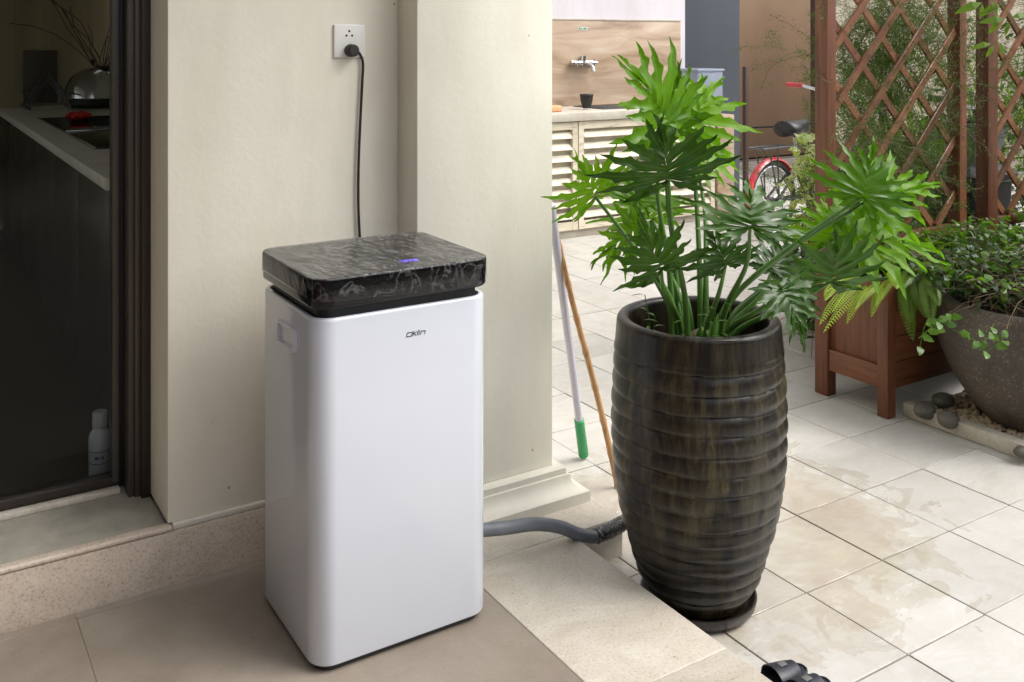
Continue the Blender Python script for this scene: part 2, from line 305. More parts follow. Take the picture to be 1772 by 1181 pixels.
# ------------------------------------------------------------------ object helpers
def link(name, me, mat, parent=None, loc=None):
    o = bpy.data.objects.new(name, me); COL.objects.link(o)
    if mat is not None and len(me.materials) == 0: me.materials.append(mat)
    if loc is not None: o.location = loc
    if parent is not None: o.parent = parent
    return o
def tag(o, label, cat, group=None):
    o['label'] = label; o['category'] = cat
    if group: o['group'] = group
    return o
def thing(name, label, cat, group=None, loc=(0, 0, 0)):
    o = bpy.data.objects.new(name, None); COL.objects.link(o); o.location = loc; o.empty_display_size = .1
    return tag(o, label, cat, group)
class MB:
    def __init__(s): s.v = []; s.f = []; s.att = []
    def add(s, vs, fs, a=0.):
        n = len(s.v); s.v += [tuple(v) for v in vs]; s.f += [tuple(i+n for i in f) for f in fs]; s.att += (a if isinstance(a, list) else [a]*len(vs)); return s
    def box(s, x0, x1, y0, y1, z0, z1):
        vs = [(x, y, z) for z in (z0, z1) for y in (y0, y1) for x in (x0, x1)]
        return s.add(vs, [(0, 2, 3, 1), (4, 5, 7, 6), (0, 1, 5, 4), (2, 6, 7, 3), (0, 4, 6, 2), (1, 3, 7, 5)])
    def bar(s, a, b, w, t, up=(0, 0, 1)):
        a = Vector(a); b = Vector(b); d = (b-a).normalized(); u = Vector(up); x = d.cross(u)
        if x.length < 1e-4: x = d.cross(Vector((0, 1, 0)))
        x.normalize(); y = x.cross(d).normalized(); x *= w/2; y *= t/2
        vs = [p+i*x+j*y for p in (a, b) for j in (-1, 1) for i in (-1, 1)]
        return s.add(vs, [(0, 1, 3, 2), (4, 6, 7, 5), (0, 4, 5, 1), (2, 3, 7, 6), (0, 2, 6, 4), (1, 5, 7, 3)])
    def tube(s, pts, r, n=10, cap=True):
        pts = [Vector(p) for p in pts]; k = len(pts); rs = r if isinstance(r, (list, tuple)) else [r]*k
        u = None; base = len(s.v); vs = []
        for i, p in enumerate(pts):
            d = (pts[min(i+1, k-1)]-pts[max(i-1, 0)]); d = d.normalized() if d.length > 1e-9 else Vector((0, 0, 1))
            if u is None:
                u = d.cross(Vector((0, 0, 1)) if abs(d.z) < .9 else Vector((1, 0, 0))).normalized()
            else:
                u = (u-d*u.dot(d)); u = u.normalized() if u.length > 1e-9 else d.orthogonal().normalized()
            w_ = d.cross(u)
            for j in range(n):
                a = 2*PI*j/n; vs.append(p+(u*math.cos(a)+w_*math.sin(a))*rs[i])
        fs = [(i*n+j, i*n+(j+1) % n, (i+1)*n+(j+1) % n, (i+1)*n+j) for i in range(k-1) for j in range(n)]
        if cap: fs += [tuple(range(n))[::-1], tuple((k-1)*n+j for j in range(n))]
        return s.add(vs, fs)
    def lathe(s, prof, n=32, c=(0, 0, 0), fn=None):
        vs = []
        for r, z in prof:
            for j in range(n):
                a = 2*PI*j/n; rr = fn(r, z, a) if fn else r
                vs.append((c[0]+rr*math.cos(a), c[1]+rr*math.sin(a), c[2]+z))
        k = len(prof)
        fs = [(i*n+j, i*n+(j+1) % n, (i+1)*n+(j+1) % n, (i+1)*n+j) for i in range(k-1) for j in range(n)]
        return s.add(vs, fs)
    def build(s, name, mat, parent=None, smooth=False, bevel=0., seg=2, angle=None):
        me = bpy.data.meshes.new(name); me.from_pydata(s.v, [], s.f); me.update()
        if any(s.att):
            a = me.attributes.new('vein', 'FLOAT', 'POINT'); a.data.foreach_set('value', s.att)
        if bevel:
            bm = bmesh.new(); bm.from_mesh(me)
            ed = [e for e in bm.edges if len(e.link_faces) == 2 and e.calc_face_angle(0) > .5]
            bmesh.ops.bevel(bm, geom=ed, offset=bevel, segments=seg, profile=.5, affect='EDGES', clamp_overlap=True)
            bm.to_mesh(me); bm.free()
        if smooth or bevel:
            me.polygons.foreach_set('use_smooth', [True]*len(me.polygons))
            me.set_sharp_from_angle(angle=math.radians(angle if angle else 38))
        return link(name, me, mat, parent)
def box(name, x0, x1, y0, y1, z0, z1, mat, parent=None, bevel=.003):
    return MB().box(x0, x1, y0, y1, z0, z1).build(name, mat, parent, bevel=bevel)
def spline(pts, n=8):
    P = [Vector(p) for p in pts]; P = [P[0]*2-P[1]]+P+[P[-1]*2-P[-2]]; out = []
    for i in range(1, len(P)-2):
        for k in range(n):
            t = k/n; a, b, c, d = P[i-1:i+3]
            out.append(.5*((2*b)+(c-a)*t+(2*a-5*b+4*c-d)*t*t+(-a+3*b-3*c+d)*t*t*t))
    out.append(P[-2]); return out
def struct(o, name=None): o['kind'] = 'structure'; return o
def stuff(o): o['kind'] = 'stuff'; return o
ZP = .107

# ================================================================== SETTING
g = struct(box('ground', -60, 60, -60, 60, -.3, -.02, M['grout2'], bevel=0))
tf = struct(box('tile_floor', 1.5, 9.5, -1.5, 8.4, -.018, -.0035, M['grout'], bevel=0))
TS = .3; tx0 = 1.988; ty0 = 1.745
bm0 = MB().box(.0020, TS-.0020, .0020, TS-.0020, -.014, 0).build('tile', M['tile'], tf, bevel=.0012, seg=1)
tile_me = bm0.data; bpy.data.objects.remove(bm0)
seen, rest = [], []
for i in range(-2, 26):
    for j in range(-11, 22):
        x = tx0+i*TS; y = ty0+j*TS
        if x < 1.5 or x > 9.2: continue
        c = (x+.15, y+.15, 0); dep = Vector(c).dot(FW)
        px, py, _ = proj(c)
        ok = dep > 1. and 860 < px < 1840 and 300 < py < 1290 and not (x > 3.25 and y < 2.2)
        if ok: seen.append((dep, x, y))
        else: rest.append((x, y))
seen.sort()
for d_, x, y in seen[:300]:
    o = link('tile', tile_me, None, tf, (x, y, random.uniform(-.0011, .0011)))
for j in range(-8, 2):
    MB().box(1.530, 1.6867, ty0+j*TS+.0013, ty0+(j+1)*TS-.0013, -.014, 0).build('cut_tile', M['tile'], tf, bevel=.0012, seg=1)
rb = MB()
for x, y in rest+[(x, y) for _, x, y in seen[300:]]: rb.box(x+.0013, x+TS-.0013, y+.0013, y+TS-.0013, -.014, 0)
stuff(rb.build('tile', M['tile'], tf))
print('tiles', len(seen), len(rest))
# unseen dark walls added behind the viewer to block low sky and darken reflections
yw = thing('unseen_yard_wall', 'unseen dark wall added behind the viewer to darken reflections', 'wall')
box('wall_panel', -8, 14, -7.2, -7, 0, 2.9, M['surround'], yw, 0)
box('wall_panel', 14.01, 14.2, -7.2, 7.1, 0, 2.9, M['surround'], yw, 0)
# thin cut strip between the first joint and the step
pf = struct(box('porch_floor', -4, 1.197, -3, 2.457, -.05, ZP-.0012, M['grout2'], bevel=0))
for k in range(-4, 1):
    for j in range(5):
        x0 = .352+k*1.2; x1 = min(x0+1.2, 1.1965); y1 = 2.421-1.2*j; y0 = y1-1.2
        MB().box(x0+.0007, x1-.0007, y0+.0007, y1-.0007, ZP-.012, ZP).build('floor_tile', M['brown'], pf, bevel=.0007, seg=1)
for k in range(-4, 1):
    x0 = .352+k*1.2; x1 = min(x0+1.2, 1.1965)
    MB().box(x0+.0007, x1-.0007, 2.4222, 2.4475, ZP-.012, ZP).build('floor_tile', M['brown'], pf, bevel=.0007, seg=1)
st = struct(box('stone_step', 1.199, 1.520, -3, 2.141, -.05, ZP-.024, M['grout2'], bevel=0))
for y0, y1 in ((1.5595, 2.141), (.9, 1.5585), (.24, .899), (-.42, .239), (-1.08, -.421), (-3, -1.081)):
    MB().box(1.1985, 1.527, y0, y1, ZP-.023, ZP).build('slab', M['ledge'], st, bevel=.003, seg=3)

# ================================================================== HOUSE
hw = thing('house_wall', 'cream painted house wall with the socket, on a stone plinth', 'wall')
box('wall_panel', .56, 1.61, 2.457, 2.80, .253, 2.75, M['wall'], hw, .004)
box('lintel', -1.9, .5595, 2.457, 2.80, 2.35, 2.75, M['wall'], hw, .004)
box('wall_panel', -4, -1.9005, 2.457, 2.80, .253, 2.75, M['wall'], hw, .004)
# plinth stones and the thin rounded lip above them
for x0, x1 in ((-4, -2.6), (-2.5995, -1.3), (-1.2995, -.15), (-.1495, 1.20)):
    MB().box(x0, x1, 2.448, 2.80, ZP-.05, .2365).build('plinth', M['stone'], hw, bevel=.002)
MB().box(-4, .570, 2.446, 2.475, .2372, .2505).build('plinth_lip', M['stone'], hw, bevel=.005, seg=3)
MB().box(.571, 1.18, 2.450, 2.47, .2372, .2535).build('plinth_lip', M['mould'], hw, bevel=.004, seg=3)
box('door_sill', -1.9, .5595, 2.4755, 2.80, .2372, .2475, M['sill'], hw, .002)
box('door_track_strip', -1.9, hy(208, 850, 2.70).x, 2.698, 2.722, .2478, .262, M['ledge'], hw, .002)
box('side_wall', 1.25, 1.60, 2.801, 6.9, 0, 2.75, M['wall'], hw, .004)

clm = thing('column', 'square cream column with stepped base moulding beside the composter', 'column')
box('shaft', 1.171, 1.604, 2.338, 2.4565, .20, 2.75, M['wallcol'], clm, .003)
box('shaft', 1.6105, 1.604+.0075, 2.4575, 2.75, .2, 2.75, M['wallcol'], clm, 0)
def ring(prof, name, mat, parent):
    # prof: list (outset, z) swept round three sides of the column with mitred corners
    vs = []; fs = []
    for p, z in prof:
        vs += [(1.171-p, 2.62, z), (1.171-p, 2.338-p, z), (1.604+p, 2.338-p, z), (1.604+p, 2.62, z)]
    for i in range(len(prof)-1):
        for j in range(3): a = i*4+j; fs.append((a, a+1, a+5, a+4))
    return MB().add(vs, fs).build(name, mat, parent, smooth=True, angle=25)
ring([(0, .137), (.078, .137), (.078, .107)][::-1], 'base_fillet', M['mould'], clm)
cv = [(.072-.036*math.sin(t/6*PI/2), .1372+.042*(1-math.cos(t/6*PI/2))) for t in range(7)]
ring(cv+[(.0355, .180), (0, .1802)], 'base_cove', M['mould'], clm)
ring([(.028, .1805), (.028, .196), (.024, .200), (0, .2005)], 'base_fillet', M['mould'], clm)
box('plinth_block', 1.199, 1.705, 2.1425, 2.95, -.02, ZP, M['ledge'], clm, .003)

rf = thing('porch_roof', 'pale plaster porch ceiling slab above the door', 'roof')
box('slab', -5, 1.85, 1.65, 7.0, 2.751, 2.95, M['roof'], rf, 0)
shade_wall = thing('added_shade_wall', 'unseen dark side wall added to block sky light from the left', 'wall')
box('wall_panel', -1.95, -1.8, -3.4, 2.445, 0, 5.6, M['brown_metal'], shade_wall, 0)  # added out of view, tall and dark to shade the left-facing sides

# sliding door
dr = thing('sliding_door', 'bronze framed sliding glass door with dark kitchen behind', 'door')
def vbar(name, px0, px1, Y, dp, mat, par, z0=.248):
    a = hy(px0, 500, Y).x; b = hy(px1, 500, Y).x
    return box(name, a, b, Y, Y+dp, z0, 2.35, mat, par, .0012)
vbar('jamb_frame', 245, 264.5, 2.640, .10, M['frame'], dr)
vbar('frame_fin', 234, 243.5, 2.655, .09, M['frame2'], dr)
vbar('frame_fin', 222.5, 232.5, 2.664, .08, M['frame2'], dr)
vbar('frame_channel', 206, 246, 2.74, .05, M['rubber'], dr)
vbar('stile', 195, 206.5, 2.722, .045, M['frame2'], dr, .270)
xs = hy(206, 500, 2.735).x
box('bottom_rail', -1.9, xs, 2.7225, 2.765, .2625, .285, M['frame'], dr, .002)
box('top_rail', -1.9, xs, 2.7225, 2.765, 2.30, 2.35, M['frame'], dr, .002)
box('stile', -1.9, -1.85, 2.7225, 2.765, .2855, 2.2995, M['frame'], dr, .002)
box('glass_pane', -1.85, hy(195, 500, 2.735).x-.0005, 2.738, 2.744, .2855, 2.2995, M['glass'], dr, 0)

# kitchen room behind the glass
kr = thing('kitchen_room', 'dim kitchen interior with olive brown wall behind the glass door', 'room')
box('floor', -1.5, 1.249, 2.801, 7.0, .10, .225, M['kfloor'], kr, 0)
box('back_wall', -1.5, 1.249, 7.0, 7.1, .1, 2.75, M['kwall'], kr, 0)
for a_ in ((2.801, 3.4, .1, 2.75), (6.8, 7.1, .1, 2.75), (3.401, 6.799, .1, .45), (3.401, 6.799, 2.66, 2.75)): box('side_wall', -1.6, -1.5, a_[0], a_[1], a_[2], a_[3], M['kwall'], kr, 0)
box('unseen_window_pane', -1.56, -1.554, 3.401, 6.799, .451, 2.659, M['glass'], kr, 0)  # unseen window, enlarged to bring more daylight onto the worktop
kc = thing('kitchen_counter', 'dark kitchen cabinet with pale grey worktop behind the glass', 'counter')
kx = .55
box('worktop', kx, 1.2485, 3.22, 6.999, .962, 1.0, M['ktop'], kc, .003)
for k in range(6):
    y0 = 3.24+k*.62; box('cabinet_door', kx+.014, kx+.034, y0+.002, y0+.617, .30, .958, M['cabinet'], kc, .0015)
box('carcass', kx+.035, 1.2485, 3.24, 6.998, .226, .9615, M['cabinet'], kc, 0)
hob = thing('hob', 'black glass hob with steel rim set in the kitchen worktop', 'hob')
MB().box(.665, 1.15, 4.1, 5.85, 1.0005, 1.006).build('glass_top', M['black_gloss'], hob, bevel=.002)
MB().box(.665, 1.15, 4.88, 4.90, 1.0065, 1.012).build('trim', M['steel'], hob, bevel=.001)
MB().box(.655, .6645, 4.09, 5.86, 1.0005, 1.009).build('trim', M['steel'], hob, bevel=.001)
dm = MB(); dc = hz(152, 184, 1.006)
zt = 1.006; dc = (dc.x+.03, dc.y)
dm.lathe([(.0001, .215), (.04, .211), (.09, .19), (.135, .15), (.162, .09), (.170, .03), (.166, .024), (.155, .02)], 40, (dc[0], dc[1], zt+.03))
kt = thing('steel_pan', 'domed steel pan lid shining on the hob', 'pan')
dm.build('lid', M['steel'], kt, smooth=True)
MB().lathe([(.0001, 0), (.13, 0), (.15, .02), (.15, .049), (.0001, .05)], 36, (dc[0], dc[1], zt)).build('body', M['black_matt'], kt, smooth=True)
MB().lathe([(.0001, .30), (.014, .298), (.018, .285), (.008, .27), (.008, .26)], 16, (dc[0], dc[1], zt)).build('knob', M['black_matt'], kt, smooth=True)
# red cloth bunched on the hob
rc = MB(); base = hz(135, 202, 1.02)
for k in range(2):
    cx_, cy_ = base.x+(k-.5)*.045, base.y+(k-.5)*.05
    vs = []; n = 18
    for i in range(8):
        for j in range(n):
            ph = PI*i/7; a = 2*PI*j/n; rr = .038*(1+.35*math.sin(5*a+k+i)+.2*math.sin(9*a+2*i))
            vs.append((cx_+rr*math.sin(ph)*math.cos(a), cy_+rr*1.3*math.sin(ph)*math.sin(a), 1.028+.018*math.cos(ph)*(1+.3*math.sin(7*a))))
    rc.add(vs, [(i*n+j, (i+1)*n+j, (i+1)*n+(j+1) % n, i*n+(j+1) % n) for i in range(7) for j in range(n)])
tag(rc.build('cloth', M['red_cloth'], None, smooth=True, angle=90), 'crumpled red cloth lying on the black hob', 'cloth')
# dish rack: bent wires
rk = thing('dish_rack', 'dark wire dish rack at the far end of the kitchen worktop', 'rack')
rp = hz(50, 186, 1.0)
for k in range(7):
    o_ = Vector((rp.x+.0, rp.y-.3+k*.12, 1.0)); mb = MB()
    mb.tube([o_+Vector((-.03, 0, .01)), o_+Vector((.02, .02, .12)), o_+Vector((.10, .05, .20+.02*(k % 3))), o_+Vector((.16, .02, .12)), o_+Vector((.2, 0, .01))], .006, 6)
    mb.build('wire', M['dark_steel'], rk, smooth=True)
for zz_ in (.012, .10):
    MB().tube([(rp.x-.03, rp.y-.36, 1.0+zz_), (rp.x-.03, rp.y+.5, 1.0+zz_)], .006, 6).build('rail', M['dark_steel'], rk, smooth=True)
    MB().tube([(rp.x+.2, rp.y-.36, 1.0+zz_), (rp.x+.2, rp.y+.5, 1.0+zz_)], .006, 6).build('rail', M['dark_steel'], rk, smooth=True)
tag(MB().box(rp.x-.02, rp.x+.18, rp.y+.1, rp.y+.13, 1.02, 1.36).build('chopping_board', M['frame2'], None, bevel=.008), 'wooden board standing at the end of the dish rack', 'board')
# twigs in a vase at the back of the kitchen
tw = MB(); tb = Vector((1.13, 6.72, 1.001))
for k in range(16):
    a = random.uniform(0, 2*PI); d = Vector((math.cos(a)*.5, math.sin(a)*.5, 1)); p = tb+Vector((0, 0, .2)); pts = [tb+Vector((0, 0, .1)), p]
    for q in range(5):
        d += Vector((random.uniform(-.4, .4), random.uniform(-.4, .4), random.uniform(-.3, .1))); p = p+d.normalized()*.13; pts.append(p.copy())
    tw.tube(pts, [.004]*2+[.003]*5, 5)
vz = thing('twig_vase', 'dark vase of bare twigs beside the steel pan in the kitchen', 'vase')
tw.build('twigs', M['twig'], vz); vz.children[0]['kind'] = 'stuff'
MB().lathe([(.0001, 0), (.05, 0), (.07, .08), (.05, .2), (.04, .24), (.045, .26)], 20, tb).build('body', M['black_matt'], vz, smooth=True)
# white bottle on the floor just inside the glass
bt = thing('bottle', 'white plastic bottle on the kitchen floor behind the glass', 'bottle')
bc = hy(173, 832, 2.86); bz = .2255
MB().lathe([(.0001, 0), (.024, 0), (.0285, .006), (.029, .118), (.026, .132), (.017, .144), (.016, .150)], 28, (bc.x, bc.y, bz)).build('body', M['white_bottle'], bt, smooth=True)
MB().lathe([(.0185, .148), (.0195, .150), (.0195, .185), (.017, .189), (.0001, .189)], 24, (bc.x, bc.y, bz)).build('cap', M['white_bottle'], bt, smooth=True)
lb = MB()
for z0_, z1_, a0, a1 in ((.055, .057, 3.3, 5.6), (.087, .089, 3.3, 5.6), (.068, .076, 4.1, 4.4), (.070, .074, 4.5, 4.62), (.068, .076, 4.7, 4.86)):
    n = 8; vs = [(bc.x+.0293*math.cos(a0+(a1-a0)*i/n), bc.y+.0293*math.sin(a0+(a1-a0)*i/n), bz+z) for i in range(n+1) for z in (z0_, z1_)]
    lb.add(vs, [(2*i, 2*i+2, 2*i+3, 2*i+1) for i in range(n)])
lb.build('printed_label', M['ink'], bt)

# ================================================================== socket and cord
sk = thing('wall_socket', 'square white wall socket with three round holes on the cream wall', 'socket')
sxc, szc = 1.0275, 1.421
MB().box(sxc-.0445, sxc+.0445, 2.4495, 2.4568, szc-.0445, szc+.0445).build('plate', M['plate'], sk, bevel=.0035, seg=3)
for dx, dz in ((.0015, .0265), (-.0065, .0145), (.0095, .0145)):
    MB().tube([(sxc-.003+dx, 2.4492, szc+dz), (sxc-.003+dx, 2.4500, szc+dz)], .0032, 12).build('pin_hole', M['rubber'], sk)
pl = thing('power_cord', 'black power cord hanging from the wall socket behind the composter', 'cord')
pc = hy(608, 87, 2.44)
MB().lathe([(.0001, -.030), (.012, -.030), (.0165, -.024), (.0175, -.004), (.0165, 0)], 24).build('plug', M['rubber'], pl, smooth=True)
pg = pl.children[0]; pg.rotation_euler = (PI/2, 0, 0); pg.scale = (1, 1, -1); pg.location = (pc.x, 2.449, pc.z)
pg.rotation_euler = (-PI/2, 0, 0); pg.scale = (1, 1, 1)
cp = [(pc.x+.006, 2.430, pc.z+.002)]+[tuple(hy(a, b, 2.447)) for a, b in ((622, 92), (628, 108), (627, 140), (624, 200), (621, 270), (620, 340), (622, 400), (626, 450), (632, 520))]
MB().tube(spline(cp, 6), .0036, 8).build('cable', M['rubber'], pl, smooth=True)

# ================================================================== composter
cp_ = thing('food_composter', 'tall white composter bin with film-wrapped black lid on the porch', 'appliance')
BX0, BX1, BY0, BY1 = .733, 1.1535, 1.928, 2.292
def rrect(x0, x1, y0, y1, r, n=8):
    pts = []
    for cx_, cy_, a0 in ((x1-r, y1-r, 0), (x0+r, y1-r, PI/2), (x0+r, y0+r, PI), (x1-r, y0+r, 1.5*PI)):
        for i in range(n+1): a = a0+PI/2*i/n; pts.append((cx_+r*math.cos(a), cy_+r*math.sin(a)))
    return pts
def loft(name, secs, mat, parent, r=.05, box_=(BX0, BX1, BY0, BY1), cap0=True, cap1=True, angle=35, n=8):
    vs = []; mb = MB()
    for ins, z in secs:
        vs += [(x, y, z) for x, y in rrect(box_[0]+ins, box_[1]-ins, box_[2]+ins, box_[3]-ins, max(.004, r-ins), n)]
    k = 4*(n+1)
    fs = [(i*k+j, i*k+(j+1) % k, (i+1)*k+(j+1) % k, (i+1)*k+j) for i in range(len(secs)-1) for j in range(k)]
    if cap0: fs.append(tuple(range(k))[::-1])
    if cap1: fs.append(tuple((len(secs)-1)*k+j for j in range(k)))
    return mb.add(vs, fs).build(name, mat, parent, smooth=True, angle=angle)
loft('base', [(.014, ZP+.0005), (.012, .110), (.012, .128)], M['black_matt'], cp_, .05)
loft('body', [(.010, .1205), (.005, .121), (.0012, .1235), (0, .1275), (0, .45), (0, .838), (.0012, .8425), (.004, .845), (.008, .8455), (.012, .844), (.0125, .83)], M['white_plastic'], cp_, .048)
loft('inner_rim', [(.019, .825), (.019, .862), (.020, .8645)], M['black_matt'], cp_, .048)
loft('lid', [(.010, .866), (.004, .867), (.001, .870), (0, .874), (0, .9255), (.001, .9280), (.003, .9293), (.005, .9297)], M['black_gloss'], cp_, .044,
     (BX0-.004, BX1, BY0-.008, BY1))
# cling film pulled over the lid, hem hanging unevenly
fb = (BX0-.0055, BX1+.0015, BY0-.0095, BY1+.0015)
vs = []; n = 14; k = 4*(n+1); rows = []
top = [(.0050, .9311), (.0045, .9311), (.0022, .9304), (.0006, .9288), (0, .9265)]
for ins, z in top: rows.append([(x, y, z) for x, y in rrect(fb[0]+ins, fb[1]-ins, fb[2]+ins, fb[3]-ins, .046-ins if ins < .03 else .016, n)])
for q in range(1, 7):
    row = []
    for x, y in rrect(*fb, .046, n):
        hem = .884+.010*mnoise.noise(Vector((x*14, y*14, 3)))-.016*max(0, 1-abs(x-1.09)/.07)*(y < 1.95)
        t = q/6; z = .9265+(hem-.9265)*t
        wv = .0022*mnoise.noise(Vector((x*60, y*60, z*25)))*t+.0012*t
        cxm, cym = (fb[0]+fb[1])/2, (fb[2]+fb[3])/2
        nx, ny = (x-cxm), (y-cym); L = math.hypot(nx, ny); row.append((x+nx/L*wv, y+ny/L*wv, z))
    rows.append(row)
flat = [p for r_ in rows for p in r_]
fs = [(i*k+j, (i+1)*k+j, (i+1)*k+(j+1) % k, i*k+(j+1) % k) for i in range(len(rows)-1) for j in range(k)]+[tuple(range(k))]
fm = MB().add(flat, fs).build('cling_film', M['film'], cp_, smooth=True, angle=80)
fm.data.materials.append(M['film_side'])
for p_ in fm.data.polygons: p_.material_index = 1 if abs(p_.normal.z) < .7 else 0
fm.data.polygons[len(fm.data.polygons)-1].use_smooth = False
# purple lit touch symbol under the film
for x_, w_ in ((.962, .010), (.976, .006), (.986, .012)):
    MB().box(x_, x_+w_, 1.985, 1.992, .9299, .9303).build('display_mark', M['display'], cp_)
MB().box(.956, 1.0, 1.997, 2.0, .9299, .9303).build('display_mark', M['display'], cp_)
# front recess latch, side handle, hinge screws
MB().box(.845, 1.06, BY0-.0088, BY0-.0075, .872, .888).build('latch_recess', M['black_matt'], cp_, bevel=.0004)
hdl = MB(); hy0, hy1, hz0, hz1 = 2.035, 2.150, .748, .800
pts_o = rrect(hy0, hy1, hz0, hz1, .012, 5); pts_i = rrect(hy0+.006, hy1-.006, hz0+.005, hz1-.005, .008, 5)
vs = [(BX0-.0002, a, b) for a, b in pts_o]+[(BX0-.008, a, b) for a, b in pts_o]+[(BX0-.008, a, b) for a, b in pts_i]+[(BX0-.0006, a, b) for a, b in pts_i]
k = len(pts_o); hdl.add(vs, [(i*k+j, i*k+(j+1) % k, (i+1)*k+(j+1) % k, (i+1)*k+j) for i in range(3) for j in range(k)]+[tuple(3*k+j for j in range(k))])
hdl.build('side_handle', M['white_plastic'], cp_, smooth=True, angle=35)
# the maker's name, printed in squared slanted strokes
lg = MB(); lx, lz, lh, lw = .9395, .7815, .0092, .0018
def stroke(x0, z0, x1, z1, t=.0014):
    sh = .30; yl = BY0-.0007
    dx, dz = x1-x0, z1-z0; L = math.hypot(dx, dz); nx, nz = -dz/L*t/2, dx/L*t/2; ex, ez = dx/L*t/2, dz/L*t/2
    q = [(x0-ex+nx, z0-ez+nz), (x0-ex-nx, z0-ez-nz), (x1+ex-nx, z1+ez-nz), (x1+ex+nx, z1+ez+nz)]
    lg.add([(lx+x*.001+z*.001*sh, yl+dy, lz+z*.001) for dy in (0, .0006) for x, z in q], [(0, 1, 2, 3), (7, 6, 5, 4), (0, 4, 5, 1), (1, 5, 6, 2), (2, 6, 7, 3), (3, 7, 4, 0)])
def st_(*p):
    for a, b in zip(p, p[1:]): stroke(a[0], a[1], b[0], b[1], 1.5)
st_((0, .5), (0, 8), (12.5, 8), (12.5, 0), (1.5, 0), (0, .5))                 # O, squared
st_((15.5, 0), (15.5, 9.5)); st_((15.5, 3.6), (22.5, 7.6)); st_((17.5, 4.4), (22.8, 0))   # k
st_((26, 0), (26, 9.5))                                                        # l
st_((29.8, 0), (29.8, 6.0)); st_((29.8, 8.2), (29.8, 9.2))                     # i
st_((34, 0), (34, 6.6), (43.0, 6.6), (44.2, 5.6), (44.2, 0))                   # n
lg.build('printed_name', M['logo'], cp_)
hs_ = thing('drain_hose', 'grey flexible drain hose running from the composter over the step', 'hose')
hp = [(1.05, 2.20, .215), (1.20, 2.16, .192), (1.30, 2.13, .185), (1.395, 2.118, .176), (1.47, 2.112, .152), (1.53, 2.110, .118), (1.585, 2.108, .098), (1.64, 2.110, .101), (1.74, 2.118, .112)]
MB().tube(spline(hp, 8), .0168, 18).build('hose', M['hose'], hs_, smooth=True)
tp = spline([hp[6], hp[7], (1.69, 2.114, .107), (1.76, 2.12, .114)], 14)
MB().tube(tp, [.0188+.0026*mnoise.noise(Vector((i*.9, 0, 0)))+.0012*(i % 3) for i in range(len(tp))], 18).build('tape_wrap', M['tape'], hs_, smooth=True, angle=60)
MB().tube(tp, .0182, 18).build('tape_core', M['rubber'], hs_, smooth=True)

# ================================================================== glazed pot, saucer
PCX, PCY = 1.718, 1.856
pt = thing('glazed_pot', 'tall dark ribbed glazed pot holding the philodendron', 'pot', loc=(PCX, PCY, 0))
hwid = [(0.028, .118), (.05, .130), (.067, .142), (.10, .156), (.14, .168), (.18, .180), (.213, .190), (.25, .1985), (.286, .2055), (.32, .210), (.359, .214), (.40, .2165), (.446, .218), (.49, .218), (.533, .2172), (.58, .2155), (.62, .2135), (.65, .2105), (.68, .2075), (.717, .2045)]
def lerp_prof(z):
    for (a, ra), (b, rb_) in zip(hwid, hwid[1:]):
        if z <= b: t = (z-a)/(b-a); return ra+(rb_-ra)*max(0, t)
    return hwid[-1][1]
ribs = [.642, .594, .546, .499, .452, .406, .361, .317, .274, .232, .192, .152, .112, .074]
def potr(r, z, a):
    if z > .66 or z < .04: return r*(1+.004*math.sin(2*a+1))
    wob = .0045*mnoise.noise(Vector((math.cos(a)*1.5, math.sin(a)*1.5, z*9)))
    zz_ = z+wob; hi = .66; lo = .03
    for g_ in ribs:
        if g_ <= zz_: lo = g_; break
        hi = g_
    t = (zz_-lo)/max(.001, hi-lo)
    d = .0098*(math.sin(PI*min(1, max(0, t)))**.42)*(.75+.45*(1-t)) if hi != .66 else .0098*min(1, t*6)**.5
    return r-.008+d*(.85+.35*mnoise.noise(Vector((math.cos(a)*2, math.sin(a)*2, lo*40))))
zs = [.030+i*(.717-.030)/210 for i in range(211)]
prof = [(.0001, .028), (.112, .028)]+[(lerp_prof(z), z) for z in zs]
prof += [(.2025, .723), (.199, .7275), (.194, .7295), (.186, .730), (.179, .7285), (.1745, .724), (.1725, .717), (.171, .66), (.172, .60)]
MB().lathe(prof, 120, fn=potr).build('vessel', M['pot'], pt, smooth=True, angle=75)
MB().lathe([(.171, .618), (.12, .624), (.06, .630), (.0001, .632)], 40, fn=lambda r, z, a: r).build('soil', M['soil'], pt, smooth=True)
sc_ = thing('pot_saucer', 'round dark saucer under the tall glazed pot', 'saucer', loc=(PCX, PCY, 0))
MB().lathe([(.0001, .0005), (.120, .0005), (.130, .004), (.141, .018), (.145, .034), (.1445, .038), (.140, .0385), (.137, .034), (.130, .018), (.118, .0125), (.0001, .012)], 80).build('dish', M['saucer'], sc_, smooth=True, angle=60)

